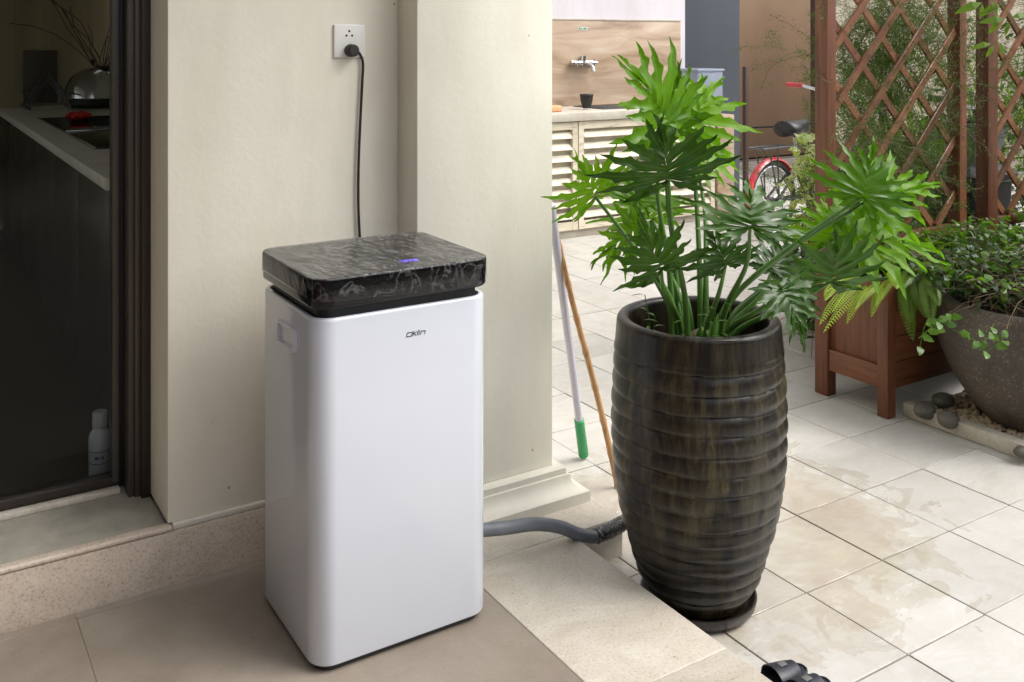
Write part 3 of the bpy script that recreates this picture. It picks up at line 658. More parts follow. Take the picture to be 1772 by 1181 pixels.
# ================================================================== philodendron
def smooth_w(t): return t*t*(3-2*t)
def leaf_mesh(name, J, T, width, nrm, mat, droop=.15, cup=.10, seed=0, depth_cut=.47, fat=1.):
    rnd = random.Random(seed); J = Vector(J); T = Vector(T); Y = T-J; L = Y.length; Y.normalize()
    Z = Vector(nrm); Z = (Z-Y*Z.dot(Y)).normalized(); X = Y.cross(Z)
    lob = [(.0, 128, .36, .062), (.0, 107, .52, .066), (.02, 88, .64, .066), (.07, 71, .69, .066), (.16, 55, .67, .064), (.28, 40, .58, .058), (.42, 26, .46, .052)]
    mb = MB(); W = width/L/1.28
    for side in (-1, 1):
        feet = [(0, s_+rnd.uniform(-.01, .01)) for s_, a, l, w_ in lob]; dirs = []; ls = []; ws = []
        for s_, a, l, w_ in lob:
            a = math.radians(a+rnd.uniform(-5, 5)); dirs.append((side*math.sin(a), math.cos(a))); ls.append(l*rnd.uniform(.78, 1.25)); ws.append(w_*fat*rnd.uniform(.88, 1.15))
        feet.append((0, .56)); dirs.append((0, 1)); ls.append(.46); ws.append(.052*fat)
        K = len(feet); sin_ = [((0, -.0), (side*.045, -.11))]
        for i in range(K-1):
            fm_ = (0, (feet[i][1]+feet[i+1][1])/2); lm = min(ls[i], ls[i+1])*(depth_cut+rnd.uniform(-.05, .07))
            dx = dirs[i][0]+dirs[i+1][0]; dy = dirs[i][1]+dirs[i+1][1]; q = math.hypot(dx, dy)+1e-6
            sin_.append((fm_, (fm_[0]+dx/q*lm, fm_[1]+dy/q*lm)))
        for i in range(K):
            fx, fy = feet[i]; dx, dy = dirs[i]; l = ls[i]; R = 15; t0 = depth_cut
            nx, ny = (dy, -dx) if side > 0 else (-dy, dx)      # towards the lower neighbour
            curl = rnd.uniform(-.12, .20)*l; lift = rnd.uniform(-.16, .10)
            ph = rnd.uniform(0, 6); vs = []; at = []
            for r_ in range(R+1):
                t = r_/R
                cx_ = fx+dx*l*t-nx*curl*t*t; cy_ = fy+dy*l*t-ny*curl*t*t
                edges = []
                for e, (fm_, sp_) in ((1, sin_[i]), (-1, sin_[i+1] if i+1 < len(sin_) else None or sin_[i])):
                    if i == K-1 and e == -1:    # tip lobe: its other half belongs to the other side
                        edges.append((cx_, cy_)); continue
                    if t <= t0:
                        q = t/t0; edges.append((fm_[0]+(sp_[0]-fm_[0])*q, fm_[1]+(sp_[1]-fm_[1])*q))
                    else:
                        q = (t-t0)/(1-t0); wv = 1+.55*max(-.6, math.sin(q*13+ph+1.7*e))*(1-q*.45)+.15*math.sin(q*27+ph*2)
                        wd = ws[i]*(1-q**2.6)*wv*(.75+.25*math.sin(min(1, q*1.7)*PI))
                        ex, ey = cx_+e*nx*wd, cy_+e*ny*wd
                        b_ = max(0, 1-q*4.5); b_ = b_*b_
                        edges.append((ex*(1-b_)+sp_[0]*b_, ey*(1-b_)+sp_[1]*b_))
                (ax, ay), (bx, by) = edges
                for c_, f_ in ((0, None), (1, None), (2, None), (3, None), (4, None)):
                    if c_ < 2: q = (2-c_)/2; x_, y_ = cx_+(ax-cx_)*q, cy_+(ay-cy_)*q
                    elif c_ == 2: x_, y_ = cx_, cy_; q = 0
                    else: q = (c_-2)/2; x_, y_ = cx_+(bx-cx_)*q, cy_+(by-cy_)*q
                    z_ = .016*q+.022*q*math.sin(t*9+ph+i)+.02*abs(x_)*0
                    rad = math.hypot(x_, y_-.3)
                    z_ += cup*abs(x_)**1.5*.9-droop*max(0, y_)**2-(.12-lift)*(t**2.5)*l+.03*mnoise.noise(Vector((x_*3+seed, y_*3, seed*.7)))
                    vs.append((x_*W, y_, z_)); at.append(1. if q == 0 else 0.)
            fs = [(r_*5+c_, r_*5+c_+1, (r_+1)*5+c_+1, (r_+1)*5+c_) for r_ in range(R) for c_ in range(4)]
            if side > 0: fs = [f[::-1] for f in fs]
            mb.add([J+(X*x+Y*y+Z*z)*L for x, y, z in vs], fs, at)
    return mb
ph_ = thing('philodendron', 'large split-leaf philodendron growing from the tall dark pot', 'plant')
UP = Vector((0, 0, 1)); TC = -FW
# (junction px, tip px, depth junction, depth tip, width m, normal weights (to camera, up, right), material, seed, droop)
LV = [
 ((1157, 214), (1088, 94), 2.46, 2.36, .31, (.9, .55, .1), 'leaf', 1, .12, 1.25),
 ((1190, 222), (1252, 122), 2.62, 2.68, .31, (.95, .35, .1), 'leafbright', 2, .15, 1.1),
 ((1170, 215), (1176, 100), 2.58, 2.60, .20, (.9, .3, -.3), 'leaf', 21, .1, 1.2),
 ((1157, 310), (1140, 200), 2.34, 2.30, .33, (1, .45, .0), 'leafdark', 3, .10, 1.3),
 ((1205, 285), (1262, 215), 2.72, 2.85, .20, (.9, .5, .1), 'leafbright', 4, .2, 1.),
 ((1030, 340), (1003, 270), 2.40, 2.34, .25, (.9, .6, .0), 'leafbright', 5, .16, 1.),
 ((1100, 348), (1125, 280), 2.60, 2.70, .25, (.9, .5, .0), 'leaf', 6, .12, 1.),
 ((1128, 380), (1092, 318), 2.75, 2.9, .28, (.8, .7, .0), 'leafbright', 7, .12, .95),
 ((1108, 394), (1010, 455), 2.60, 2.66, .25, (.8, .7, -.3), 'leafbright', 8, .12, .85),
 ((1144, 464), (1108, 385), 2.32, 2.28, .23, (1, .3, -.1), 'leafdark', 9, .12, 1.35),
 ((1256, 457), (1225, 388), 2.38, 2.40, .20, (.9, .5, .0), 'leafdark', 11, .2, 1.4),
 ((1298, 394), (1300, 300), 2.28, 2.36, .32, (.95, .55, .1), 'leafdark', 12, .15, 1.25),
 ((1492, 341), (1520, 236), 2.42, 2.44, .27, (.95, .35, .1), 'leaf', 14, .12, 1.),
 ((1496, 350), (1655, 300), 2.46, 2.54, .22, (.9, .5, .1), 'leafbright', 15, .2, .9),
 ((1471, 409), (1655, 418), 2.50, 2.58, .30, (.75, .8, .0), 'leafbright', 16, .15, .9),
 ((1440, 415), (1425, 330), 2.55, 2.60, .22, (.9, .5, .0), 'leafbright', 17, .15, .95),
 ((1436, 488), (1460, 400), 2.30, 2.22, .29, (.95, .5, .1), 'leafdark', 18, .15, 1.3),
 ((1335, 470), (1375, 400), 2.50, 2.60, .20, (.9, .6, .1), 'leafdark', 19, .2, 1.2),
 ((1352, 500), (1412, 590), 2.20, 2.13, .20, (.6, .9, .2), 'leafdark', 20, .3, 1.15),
]
BX = Vector((PCX, PCY, .64))
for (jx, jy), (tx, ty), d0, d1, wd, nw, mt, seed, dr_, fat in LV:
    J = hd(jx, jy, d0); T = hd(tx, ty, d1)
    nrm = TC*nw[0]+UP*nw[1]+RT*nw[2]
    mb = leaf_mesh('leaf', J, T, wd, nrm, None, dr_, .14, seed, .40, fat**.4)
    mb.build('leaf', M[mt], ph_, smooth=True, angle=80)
    rnd = random.Random(seed+50); a = rnd.uniform(0, 2*PI)
    dxy = Vector((J.x-BX.x, J.y-BX.y, 0)); q = dxy.normalized()*.055 if dxy.length > .01 else Vector()
    b0 = BX+q+Vector((math.cos(a), math.sin(a), 0))*.022
    h = J.z-b0.z
    m1 = b0+Vector((dxy.x*.12, dxy.y*.12, h*.35)); m2 = b0+Vector((dxy.x*.52, dxy.y*.52, h*.72))
    pts = spline([b0, m1, m2, J], 8); k = len(pts)
    MB().tube(pts, [.0092-.0052*min(1, i/k*1.1) for i in range(k)], 10).build('petiole', M['petiole'], ph_, smooth=True)
for k, (a, l) in enumerate(((.3, .10), (2.2, .13), (4.1, .09), (5.3, .11))):   # pale sheaths at the base
    p = BX+Vector((math.cos(a)*.03, math.sin(a)*.03, -.01)); q = p+Vector((math.cos(a)*.02, math.sin(a)*.02, l))
    MB().tube([p, p.lerp(q, .3), p.lerp(q, .7), q], [.012, .017, .012, .001], 10).build('sheath', M['petiole'], ph_, smooth=True)
MB().tube([BX+Vector((0, 0, -.03)), BX+Vector((.005, 0, .03)), BX+Vector((.0, .01, .05))], [.045, .04, .02], 14).build('trunk', M['twig'], ph_, smooth=True)
# small weeds in the pot's mouth
def leaflet(mb, p, d, n, L, W, bend=.2):
    d = d.normalized(); x = d.cross(n); x = x.normalized() if x.length > 1e-6 else d.orthogonal(); z = x.cross(d)
    mb.add([p, p+d*L*.35-x*W*.5+z*L*.04, p+d*L*.35+x*W*.5+z*L*.04, p+d*L*.72-x*W*.36-z*L*bend*.3, p+d*L*.72+x*W*.36-z*L*bend*.3, p+d*L-z*L*bend],
           [(0, 2, 1), (1, 2, 4, 3), (3, 4, 5)])
wd_ = MB(); rnd = random.Random(5)
for k in range(14):
    a = rnd.uniform(2.4, 4.6); p = BX+Vector((math.cos(a)*.12, math.sin(a)*.12, -.01)); q = p+Vector((rnd.uniform(-.06, .01), rnd.uniform(-.03, .03), rnd.uniform(.06, .16)))
    wd_.tube([p, p.lerp(q, .5)+Vector((0, 0, .02)), q], .0012, 5)
    for j in range(3): leaflet(wd_, p.lerp(q, .5+.25*j), Vector((rnd.uniform(-1, 1), rnd.uniform(-1, 1), .1)), UP, .035, .010)
wt = tag(wd_.build('weeds', M['small']), 'thin weeds sprouting inside the rim of the tall pot', 'weed'); stuff(wt)

# ================================================================== broom pole and bamboo cane leaning on the column
bp_ = thing('broom_pole', 'pale lilac pole with a green end leaning on the column', 'pole')
b0 = hz(1010, 789, .014); b1 = Vector((1.622, 2.372, .945)); d = (b1-b0); top_ = b0+d*1.0
MB().tube([b0+d*.15, top_], .0125, 16).build('handle', M['lilac_pole'], bp_, smooth=True)
MB().tube([b0, b0+d*.004, b0+d*.160, b0+d*.163], [.0155, .0175, .0165, .013], 16).build('green_grip', M['green_plastic'], bp_, smooth=True)
bb = thing('bamboo_cane', 'brown bamboo cane leaning on the column behind the lilac pole', 'cane')
c0 = hz(1069, 842, .006); c1 = Vector((1.622, 2.415, 1.03)); pts = []; rs = []
nn_ = 9
for i in range(nn_*6+1):
    t = i/(nn_*6); pts.append(c0.lerp(c1, t)+Vector((.004*math.sin(t*7), 0, 0))); e = min(i % 6, 6-i % 6); rs.append(.0100-.002*t+(.0016 if e == 0 else (-.0004 if e == 1 else 0)))
MB().tube(pts, rs, 14).build('cane', M['bamboo'], bb, smooth=True)

# ================================================================== slippers at the foot of the step
def slipper(cx_, cy_, rz_, lab):
    t = thing('slipper', lab, 'slipper', 'pair of black slippers beside the step', (cx_, cy_, .0005))
    t.rotation_euler = (0, 0, rz_); t.scale = (.66, .78, .62)
    out = []
    for i in range(40):
        a = 2*PI*i/40; y = .132*math.sin(a); x = .047*math.copysign(abs(math.cos(a))**.72, math.cos(a))*(1-.12*(y < 0)*(-y/.132)); out.append((x, y))
    vs = []; sec = [(.95, 0), (1, .004), (1, .022), (.97, .026), (.90, .0265), (.86, .022)]
    for s_, z in sec: vs += [(x*s_, y*(1-(1-s_)*.4), z) for x, y in out]
    k = 40; fs = [(i*k+j, i*k+(j+1) % k, (i+1)*k+(j+1) % k, (i+1)*k+j) for i in range(len(sec)-1) for j in range(k)]+[tuple(range(k))[::-1], tuple((len(sec)-1)*k+j for j in range(k))]
    MB().add(vs, fs).build('sole', M['navy'], t, smooth=True, angle=40)
    vs = []; n = 14; R = 6
    for q in range(2):
        off = .003*q
        for r_ in range(R+1):
            y = .005+.085*r_/R; w__ = .050*(1-.35*(r_/R)**2)+off
            for i in range(n+1):
                a = PI*i/n; vs.append((w__*math.cos(a), y, .018+(.048-.012*r_/R+off)*math.sin(a)**.8))
    m_ = (n+1)*(R+1)
    fs = [(q*m_+r_*(n+1)+i, q*m_+r_*(n+1)+i+1, q*m_+(r_+1)*(n+1)+i+1, q*m_+(r_+1)*(n+1)+i) for q in range(2) for r_ in range(R) for i in range(n)]
    fs += [(i, i+1, m_+i+1, m_+i) for i in range(n)]+[(R*(n+1)+i, R*(n+1)+i+1, m_+R*(n+1)+i+1, m_+R*(n+1)+i) for i in range(n)]
    MB().add(vs, fs).build('strap', M['navy'], t, smooth=True, angle=50)
    MB().box(-.012, .012, .030, .055, .0655, .0675).build('strap_emblem', M['grey_plastic'], t, bevel=.001)
slipper(1.632, 1.532, math.radians(-93), 'black slipper nearer the pot, partly hidden by the step')
slipper(1.640, 1.466, math.radians(-88), 'black slipper at the very bottom edge, nearer the viewer')

# ================================================================== outdoor sink unit
oc = thing('sink_cabinet', 'cream louvred outdoor cabinet with a pale stone top', 'cabinet')
CY = 5.77; xe = 5.538; CT = .903
box('countertop', 1.65, xe+.01, CY-.02, 6.39, CT-.060, CT, M['ledge'], oc, .004)
edges = [2.30, 2.93, 3.56, 4.186, 4.86, 5.525]
for a, b in zip(edges, edges[1:]):
    z0, z1 = .06, CT-.065; sw = .05
    dmb = MB()
    dmb.box(a+.004, a+sw, CY, CY+.03, z0, z1).box(b-sw, b-.004, CY, CY+.03, z0, z1).box(a+sw, b-sw, CY+.001, CY+.029, z1-.055, z1).box(a+sw, b-sw, CY+.001, CY+.029, z0, z0+.06)
    dd = dmb.build('door', M['slat_white'], oc, bevel=.002, seg=1)
    ns = 8; za, zb = z0+.06, z1-.055; sp = (zb-za)/ns
    for s_ in range(ns):
        z = za+sp*(s_+.5)
        MB().bar((a+sw+.001, CY+.015, z), (b-sw-.001, CY+.015, z), .054, .008, up=(0, -.82, .57)).add(*([[], []])).build('slat', M['slat_white'], dd, bevel=.002, seg=1)
        o = dd.children[-1]
box('carcass', 2.3, xe-.002, CY+.05, 6.39, .05, CT-.061, M['slat_white'], oc, 0)
box('plinth', 2.3, xe-.004, CY+.03, 6.39, 0, .055, M['ledge'], oc, .002)
pr = thing('tiled_pier', 'narrow beige tiled pier at the right end of the louvred cabinet', 'pier')
for k in range(3):
    box('tile', xe+.012, 5.73, CY+.0, 6.39, .002+k*.276, .276+k*.276, M['marble'], pr, .002)
sp_ = thing('splashback', 'tan marble splashback panel above the outdoor sink', 'splashback')
box('marble_slab', 1.65, 5.715, 6.39, 6.41, CT+.0005, 1.585, M['marble'], sp_, .002)
box('top_trim', 1.65, 5.715, 6.386, 6.41, 1.5855, 1.60, M['ledge'], sp_, .002)
ww = thing('white_wall', 'white painted wall above the outdoor sink splashback', 'wall')
box('wall_panel', 1.605, 5.785, 6.411, 6.60, 0, 3.4, M['white_wall'], ww, .003)
# labels on the marble: tiny green sign
gl_ = thing('green_sticker', 'tiny green and white sticker high on the marble splashback', 'sticker')
gp = hy(1009, 49, 6.388)
MB().box(gp.x-.045, gp.x+.045, 6.3885, 6.3898, gp.z-.012, gp.z+.012).build('backing', M['plate'], gl_)
for k, w_ in enumerate((.016, .010, .018, .012)):
    x_ = gp.x-.040+k*.021; MB().box(x_, x_+w_, 6.3875, 6.3884, gp.z-.007, gp.z+.008).build('letter', M['green_label'], gl_)
# wall mixer
tp_ = thing('wall_tap', 'chrome cross-handled wall tap above the outdoor sink', 'tap')
t0 = hy(1013, 108, 6.33); T_ = lambda dx, dy, dz: (t0.x+dx, 6.36+dy, t0.z+dz)
MB().tube([T_(-.12, 0, 0), T_(.11, 0, 0)], .018, 14).build('body_bar', M['steel'], tp_, smooth=True)
for sx_ in (-.085, .075):
    MB().tube([T_(sx_, .028, 0), T_(sx_, 0, 0)], .02, 14).build('wall_mount', M['steel'], tp_, smooth=True)
    MB().tube([T_(sx_, 0, 0), T_(sx_, -.04, 0)], .012, 12).build('valve', M['steel'], tp_, smooth=True)
    MB().tube([T_(sx_-.03, -.045, 0), T_(sx_+.03, -.045, 0)], .011, 10).tube([T_(sx_, -.045, -.03), T_(sx_, -.045, .03)], .007, 10).build('cross_handle', M['steel'], tp_, smooth=True)
MB().tube([T_(0, 0, .055), T_(0, -.0, -.02)], .022, 12).build('riser', M['steel'], tp_, smooth=True)
MB().tube(spline([T_(0, 0, -.01), T_(0, -.06, -.01), T_(0, -.12, -.03), T_(0, -.14, -.07)], 6), .016, 12).build('spout', M['steel'], tp_, smooth=True)
snk = thing('sink', 'dark grey sink bowl let into the stone worktop', 'sink')
MB().box(4.53, 5.30, 5.92, 6.32, CT+.0005, CT+.006).build('rim', M['grey_door'], snk, bevel=.002)
MB().box(4.56, 4.88, 5.95, 6.29, CT+.0065, CT+.0085).build('basin', M['black_matt'], snk, bevel=.001)
MB().box(4.92, 5.27, 5.95, 6.29, CT+.0065, CT+.0085).build('basin', M['black_matt'], snk, bevel=.001)
cu = thing('black_cup', 'black cup standing on the sink edge under the tap', 'cup')
cc = hz(1015, 187, CT+.007); cz = CT+.009
MB().lathe([(.0001, 0), (.03, 0), (.034, .01), (.046, .055), (.05, .085), (.048, .086), (.043, .05), (.03, .012), (.0001, .01)], 24, (cc.x, cc.y, cz)).build('body', M['rubber'], cu, smooth=True)
MB().lathe([(.05, .0), (.052, .004), (.052, .014), (.05, .018), (.0001, .022)], 24, (cc.x, cc.y, cz+.088)).build('lid', M['black_matt'], cu, smooth=True)
spg = hz(962, 193, CT)
tag(MB().box(spg.x-.06, spg.x+.04, spg.y-.03, spg.y+.04, CT+.0006, CT+.045).build('sponge', M['sponge'], None, bevel=.012, seg=3), 'orange sponge on the worktop beside the column', 'sponge')
jg = thing('water_jug', 'translucent blue-grey plastic box at the end of the sink worktop', 'container')
j0 = hy(1196, 192, 6.1); j1 = hy(1240, 118, 6.1)
MB().box(j0.x, j1.x, 6.02, 6.30, CT+.001, j1.z-.02).build('body', M['jug'], jg, bevel=.015, seg=3)
MB().box(j0.x-.006, j1.x+.006, 6.01, 6.31, j1.z-.022, j1.z).build('lid', M['jug'], jg, bevel=.006)
# grey sliding panel, brown post, cord, tan wall
gd = thing('grey_panel', 'tall slate-grey door panel right of the outdoor sink', 'panel')
box('panel', 5.79, hy(1280, 0, 6.45).x, 6.45, 6.50, 0, 3.4, M['grey_door'], gd, .003)
tw_ = thing('tan_wall', 'tan rendered wall behind the red bicycle', 'wall')
box('wall_panel', 6.2, 10.18, 8.6, 8.8, 0, 4.2, M['tan_wall'], tw_, .004)
bpst = thing('brown_post', 'thin brown metal post in front of the tan wall', 'post')
pp = hy(1291, 320, 6.55)
box('post', pp.x-.006, pp.x+.034, 6.55, 6.59, 0, hy(1291, 115, 6.55).z, M['brown_metal'], bpst, .002)
box('foot_plate', pp.x-.05, pp.x+.08, 6.51, 6.63, 0, .008, M['brown_metal'], bpst, .002)
q0 = hy(1284, 221, 6.53); q1 = hd(1425, 212, 8.2)
tag(MB().tube(spline([q0, q0.lerp(q1, .5)+Vector((0, 0, -.008)), q1], 8), .008, 8).build('barrier_rope', M['rubber'], None, smooth=True), 'black rope stretched level behind the bicycle saddle', 'rope')
cw = thing('cream_wall', 'cream garden wall behind the trellis', 'wall')
xw = hy(1428, 100, 6.9).x
box('wall_panel', xw, 15, 6.9, 7.1, 0, 4.2, M['cream_wall'], cw, .004)
box('dark_edge_board', xw-.11, xw-.002, 6.93, 7.0, 0, 4.2, M['brown_metal'], cw, .003)

# ================================================================== bicycles
def bicycle(o_, hd_, lab, red=True, wr=.225, grp=None):
    t = thing('bicycle', lab, 'bicycle')
    h = Vector(hd_).normalized(); s = Vector((-h.y, h.x, 0)); o_ = Vector(o_)
    P = lambda f, sd_, z: o_+h*f+s*sd_+Vector((0, 0, z))
    fm = M['red_paint'] if red else M['black_matt']
    def wheel(f):
        n = 36
        w_ = MB().tube([P(f+wr*math.cos(2*PI*i/n), 0, wr+wr*math.sin(2*PI*i/n)-.0) for i in range(n+1)], .018, 8, False).build('wheel', M['rubber'], t, smooth=True)
        MB().tube([P(f+(wr-.025)*math.cos(2*PI*i/n), 0, wr+(wr-.025)*math.sin(2*PI*i/n)) for i in range(n+1)], .008, 6, False).build('rim', M['steel'], w_, smooth=True)
        sp = MB()
        for i in range(14): a = 2*PI*i/14; sp.tube([P(f+.015*math.cos(a+.6), .01*(-1)**i, wr+.015*math.sin(a+.6)), P(f+(wr-.03)*math.cos(a), 0, wr+(wr-.03)*math.sin(a))], .0014, 4)
        sp.build('spokes', M['steel'], w_)
        MB().tube([P(f, -.04, wr), P(f, .04, wr)], .018, 10).build('hub', M['dark_steel'], w_, smooth=True)
    wheel(0); wheel(.98)
    def fender(f, a0, a1, nm):
        vs = []; n = 22; R = wr+.035
        for i in range(n+1):
            a = a0+(a1-a0)*i/n
            for dr2, ds in ((-.012, -.030), (.004, -.018), (.008, 0), (.004, .018), (-.012, .030)): vs.append(P(f+(R+dr2)*math.cos(a), ds, wr+(R+dr2)*math.sin(a)))
        MB().add(vs, [(i*5+j, i*5+j+1, i*5+j+6, i*5+j+5) for i in range(n) for j in range(4)]).build(nm, fm, t, smooth=True, angle=80)
    fender(0, math.radians(200), math.radians(35), 'mudguard'); fender(.98, math.radians(150), math.radians(0), 'mudguard')
    tb = lambda nm, pts, r, m_: MB().tube([P(*p) for p in pts], r, 10).build(nm, m_, t, smooth=True)
    tb('frame_tube', [(.42, 0, .24), (.33, 0, .52)], .017, M['black_matt'])
    tb('frame_tube', [(.40, 0, .27), (.80, 0, .52)], .022, M['black_matt'])
    tb('frame_tube', [(.33, 0, .50), (.80, 0, .58)], .018, M['black_matt'])
    for s2 in (-.05, .05):
        tb('stay', [(0, s2, wr), (.42, s2*.5, .25)], .009, M['black_matt']); tb('stay', [(0, s2, wr), (.33, s2*.4, .50)], .009, M['black_matt'])
        tb('fork', [(.98, s2, wr), (.83, s2*.6, .50)], .011, M['black_matt'])
    tb('head_tube', [(.83, 0, .48), (.78, 0, .66)], .022, M['black_matt'])
    tb('seat_post', [(.33, 0, .50), (.28, 0, .70)], .014, M['steel'])
    tb('handlebar_stem', [(.79, 0, .64), (.73, 0, 1.02)], .016, M['black_matt'])
    hb = tb('handlebar', [(.68, -.20, 1.06), (.72, -.08, 1.03), (.73, 0, 1.02), (.72, .08, 1.03), (.68, .20, 1.06)], .012, M['steel'])
    for s2 in (-1, 1): MB().tube([P(.68, s2*.19, 1.06), P(.66, s2*.32, 1.065)], .019, 12).build('grip', M['red_paint'] if red else M['rubber'], t, smooth=True)
    # saddle
    n = 20; vs = []; secs = [(-.13, .001, .07), (-.125, .06, .05), (-.10, .085, .065), (-.05, .088, .07), (.0, .065, .065), (.06, .035, .06), (.12, .025, .055), (.15, .018, .05), (.158, .001, .04)]
    for f_, w_, _ in secs:
        for i in range(n): a = 2*PI*i/n; vs.append(P(.27+f_*1.15, w_*1.15*math.cos(a), .760+.066*math.sin(a)*(1 if w_ > .01 else .1)*(1 if math.sin(a) > 0 else .8)))
    MB().add(vs, [(i*n+j, i*n+(j+1) % n, (i+1)*n+(j+1) % n, (i+1)*n+j) for i in range(len(secs)-1) for j in range(n)]).build('saddle', M['black_matt'], t, smooth=True, angle=80)
    # rear rack
    for s2 in (-.06, .06): tb('rack_rail', [(.30, s2, .63), (.1, s2, .645), (-.20, s2, .645)], .007, M['dark_steel']); tb('rack_stay', [(0, s2, wr), (-.02, s2, .645)], .006, M['dark_steel']); tb('rack_stay', [(0, s2, wr), (-.12, s2, .645)], .006, M['dark_steel'])
    for f_ in (-.20, -.08, .04, .16): tb('rack_bar', [(f_, -.06, .645), (f_, .06, .645)], .006, M['dark_steel'])
    if red:
        c = P(-.265, 0, wr+.10)
        MB().tube([P(-.262, 0, wr+.06), P(-.268, 0, wr+.15)], [.032, .028], 12).build('tail_reflector', M['red_lens'], t, smooth=True)
    tb('crank', [(.42, -.06, .24), (.50, -.07, .14)], .009, M['steel'])
    MB().tube([P(.42, -.045, .24), P(.42, -.05, .24)], .075, 24).build('chain_ring', M['dark_steel'], t)
    MB().box(-.05, .05, -.03, .03, -.01, .01).build('pedal', M['rubber'], t); t.children[-1].location = P(.50, -.11, .14)
    return t, P
bk_o = hz(1338, 408, 0.); bk_o = hd(1336, 0, 7.1); bk_o.z = .012
bicycle(bk_o, RT*.76+FW*.65, 'red and black bicycle parked by the tan wall', wr=.265)
b2_o = hd(1660, 0, 5.6); b2_o.z = .012
_, P2 = bicycle((b2_o.x-.55, b2_o.y+.25, .012), (.93, -.36, 0), 'black bicycle with grey basket parked behind the trellis', red=False, wr=.31)
bn = thing('black_bin', 'tall black covered bin standing between the two trellises', 'bin')
bq = hd(1668, 400, 5.15); bb_ = (bq.x-.20, bq.x+.20, bq.y-.18, bq.y+.18)
loft('body', [(.05, .001), (.045, .02), (.02, .5), (.01, .70)], M['rubber'], bn, .06, bb_)
loft('lid', [(0, .7005), (-.01, .71), (-.01, .74), (.03, .775), (.09, .79)], M['black_matt'], bn, .06, bb_)
# grey basket and wire crest of the second bicycle
bsk = thing('bicycle_basket', 'grey tapering basket box visible between the two trellises', 'basket')
q = hd(1672, 255, 5.35)
vs = []
for z, a, b_ in ((-.12, .09, .10), (.13, .155, .16)):
    for sx_, sy_ in ((-1, -1), (1, -1), (1, 1), (-1, 1)): vs.append((q.x+sx_*a, q.y+sy_*b_, q.z+z))
MB().add(vs, [(0, 3, 2, 1), (0, 1, 5, 4), (1, 2, 6, 5), (2, 3, 7, 6), (3, 0, 4, 7)]).build('tub', M['grey_plastic'], bsk)
rim_ = [Vector(v) for v in vs[4:]]+[Vector(vs[4])]
MB().tube(rim_, .012, 8).build('rim', M['rubber'], bsk, smooth=True)
wf = hd(1668, 190, 5.2)
tag(MB().tube([wf+RT*(.12*math.cos(PI*i/16))+UP*(.10*math.sin(PI*i/16)) for i in range(17)], .003, 6)
    .tube([wf-RT*.12, wf+RT*.12], .003, 6).tube([wf-RT*.04, wf-RT*.05+UP*.09], .002, 6).tube([wf+RT*.04, wf+RT*.05+UP*.09], .002, 6).tube([wf+UP*-.02-RT*.12, wf-UP*.05, wf+UP*-.02+RT*.12], .003, 6)
    .tube([wf, wf-UP*.2], .004, 6)
    .build('wire_holder', M['dark_steel'], None, smooth=True), 'half-round black wire holder above the grey basket', 'wire holder')

# ================================================================== planters with trellis
def wbar(name, a, b, w, t, mat, par, up=(0, 1, 0)): return MB().bar(a, b, w, t, up).build(name, mat, par, bevel=.0025, seg=1)
def planter(x0, x1, y0, y1, lab):
    t = thing('planter_box', lab, 'planter')
    z0, z1 = .105, .50
    for x in (x0+.024, x1-.024):
        for y, tall in ((y0+.032, False), (y1-.032, True)):
            if tall: continue
            box('leg', x-.024, x+.024, y-.030, y+.018, .0005, z1+.01, M['wood_v'], t, .003)
    for x, xx in ((x0, 1), (x1, -1)):
        a = x+xx*.018; b = x+xx*.030; a, b = min(a, b), max(a, b)
        box('end_panel', a, b, y0+.0505, y1-.064, z0+.08, z1-.05, M['wood_v'], t, .002)
        a = x+xx*.006; b = x+xx*.034; a, b = min(a, b), max(a, b)
        box('rail', a, b, y0+.0505, y1-.0645, z0, z0+.085, M['wood_h'], t, .003)
        box('rail', a, b, y0+.0505, y1-.0645, z1-.055, z1, M['wood_h'], t, .003)
    for k in range(4):
        box('side_board', x0+.049, x1-.049, y0+.01, y0+.03, z0+.0+k*.099, z0+.097+k*.099, M['wood_h'], t, .002)
        box('side_board', x0+.0645, x1-.0645, y1-.03, y1-.01, z0+.0+k*.099, z0+.097+k*.099, M['wood_h'], t, .002)
    box('soil', x0+.035, x1-.035, y0+.031, y1-.031, .12, z1-.035, M['soil'], t, 0)
    return t
def trellis(x0, x1, yc, lab, ztop=2.25, w=.052, off=0.):
    t = thing('trellis', lab, 'trellis')
    for x in (x0+w/2, x1-w/2): box('post', x-w/2, x+w/2, yc-.032, yc+.032, .0005, ztop+.05, M['wood_v'], t, .003)
    a, b = x0+w+.0005, x1-w-.0005
    for z in (.56, ztop-.03): box('rail', a, b, yc-.02, yc+.02, z, z+.045, M['wood_h'], t, .003)
    zl, zh = .606, ztop-.031
    for sgn, yy in ((1, yc-.0075), (-1, yc+.0075)):
        for k in range(-40, 60):
            cst = off+.242*k          # X - sgn*z = const
            pts = []
            for z in (zl, zh):
                x = cst+sgn*z
                if a <= x <= b: pts.append((x, z))
            for x in (a, b):
                z = (x-cst)/sgn
                if zl < z < zh: pts.append((x, z))
            if len(pts) < 2: continue
            pts = sorted(set((round(p[0], 4), round(p[1], 4)) for p in pts))
            if len(pts) < 2 or math.dist(pts[0], pts[-1]) < .05: continue
            p, q_ = pts[0], pts[-1]
            wbar('slat', (p[0], yy, p[1]), (q_[0], yy, q_[1]), .013, .034, M['slat'], t, (0, 0, 1) if False else (-sgn*.7071, 0, .7071))
    return t
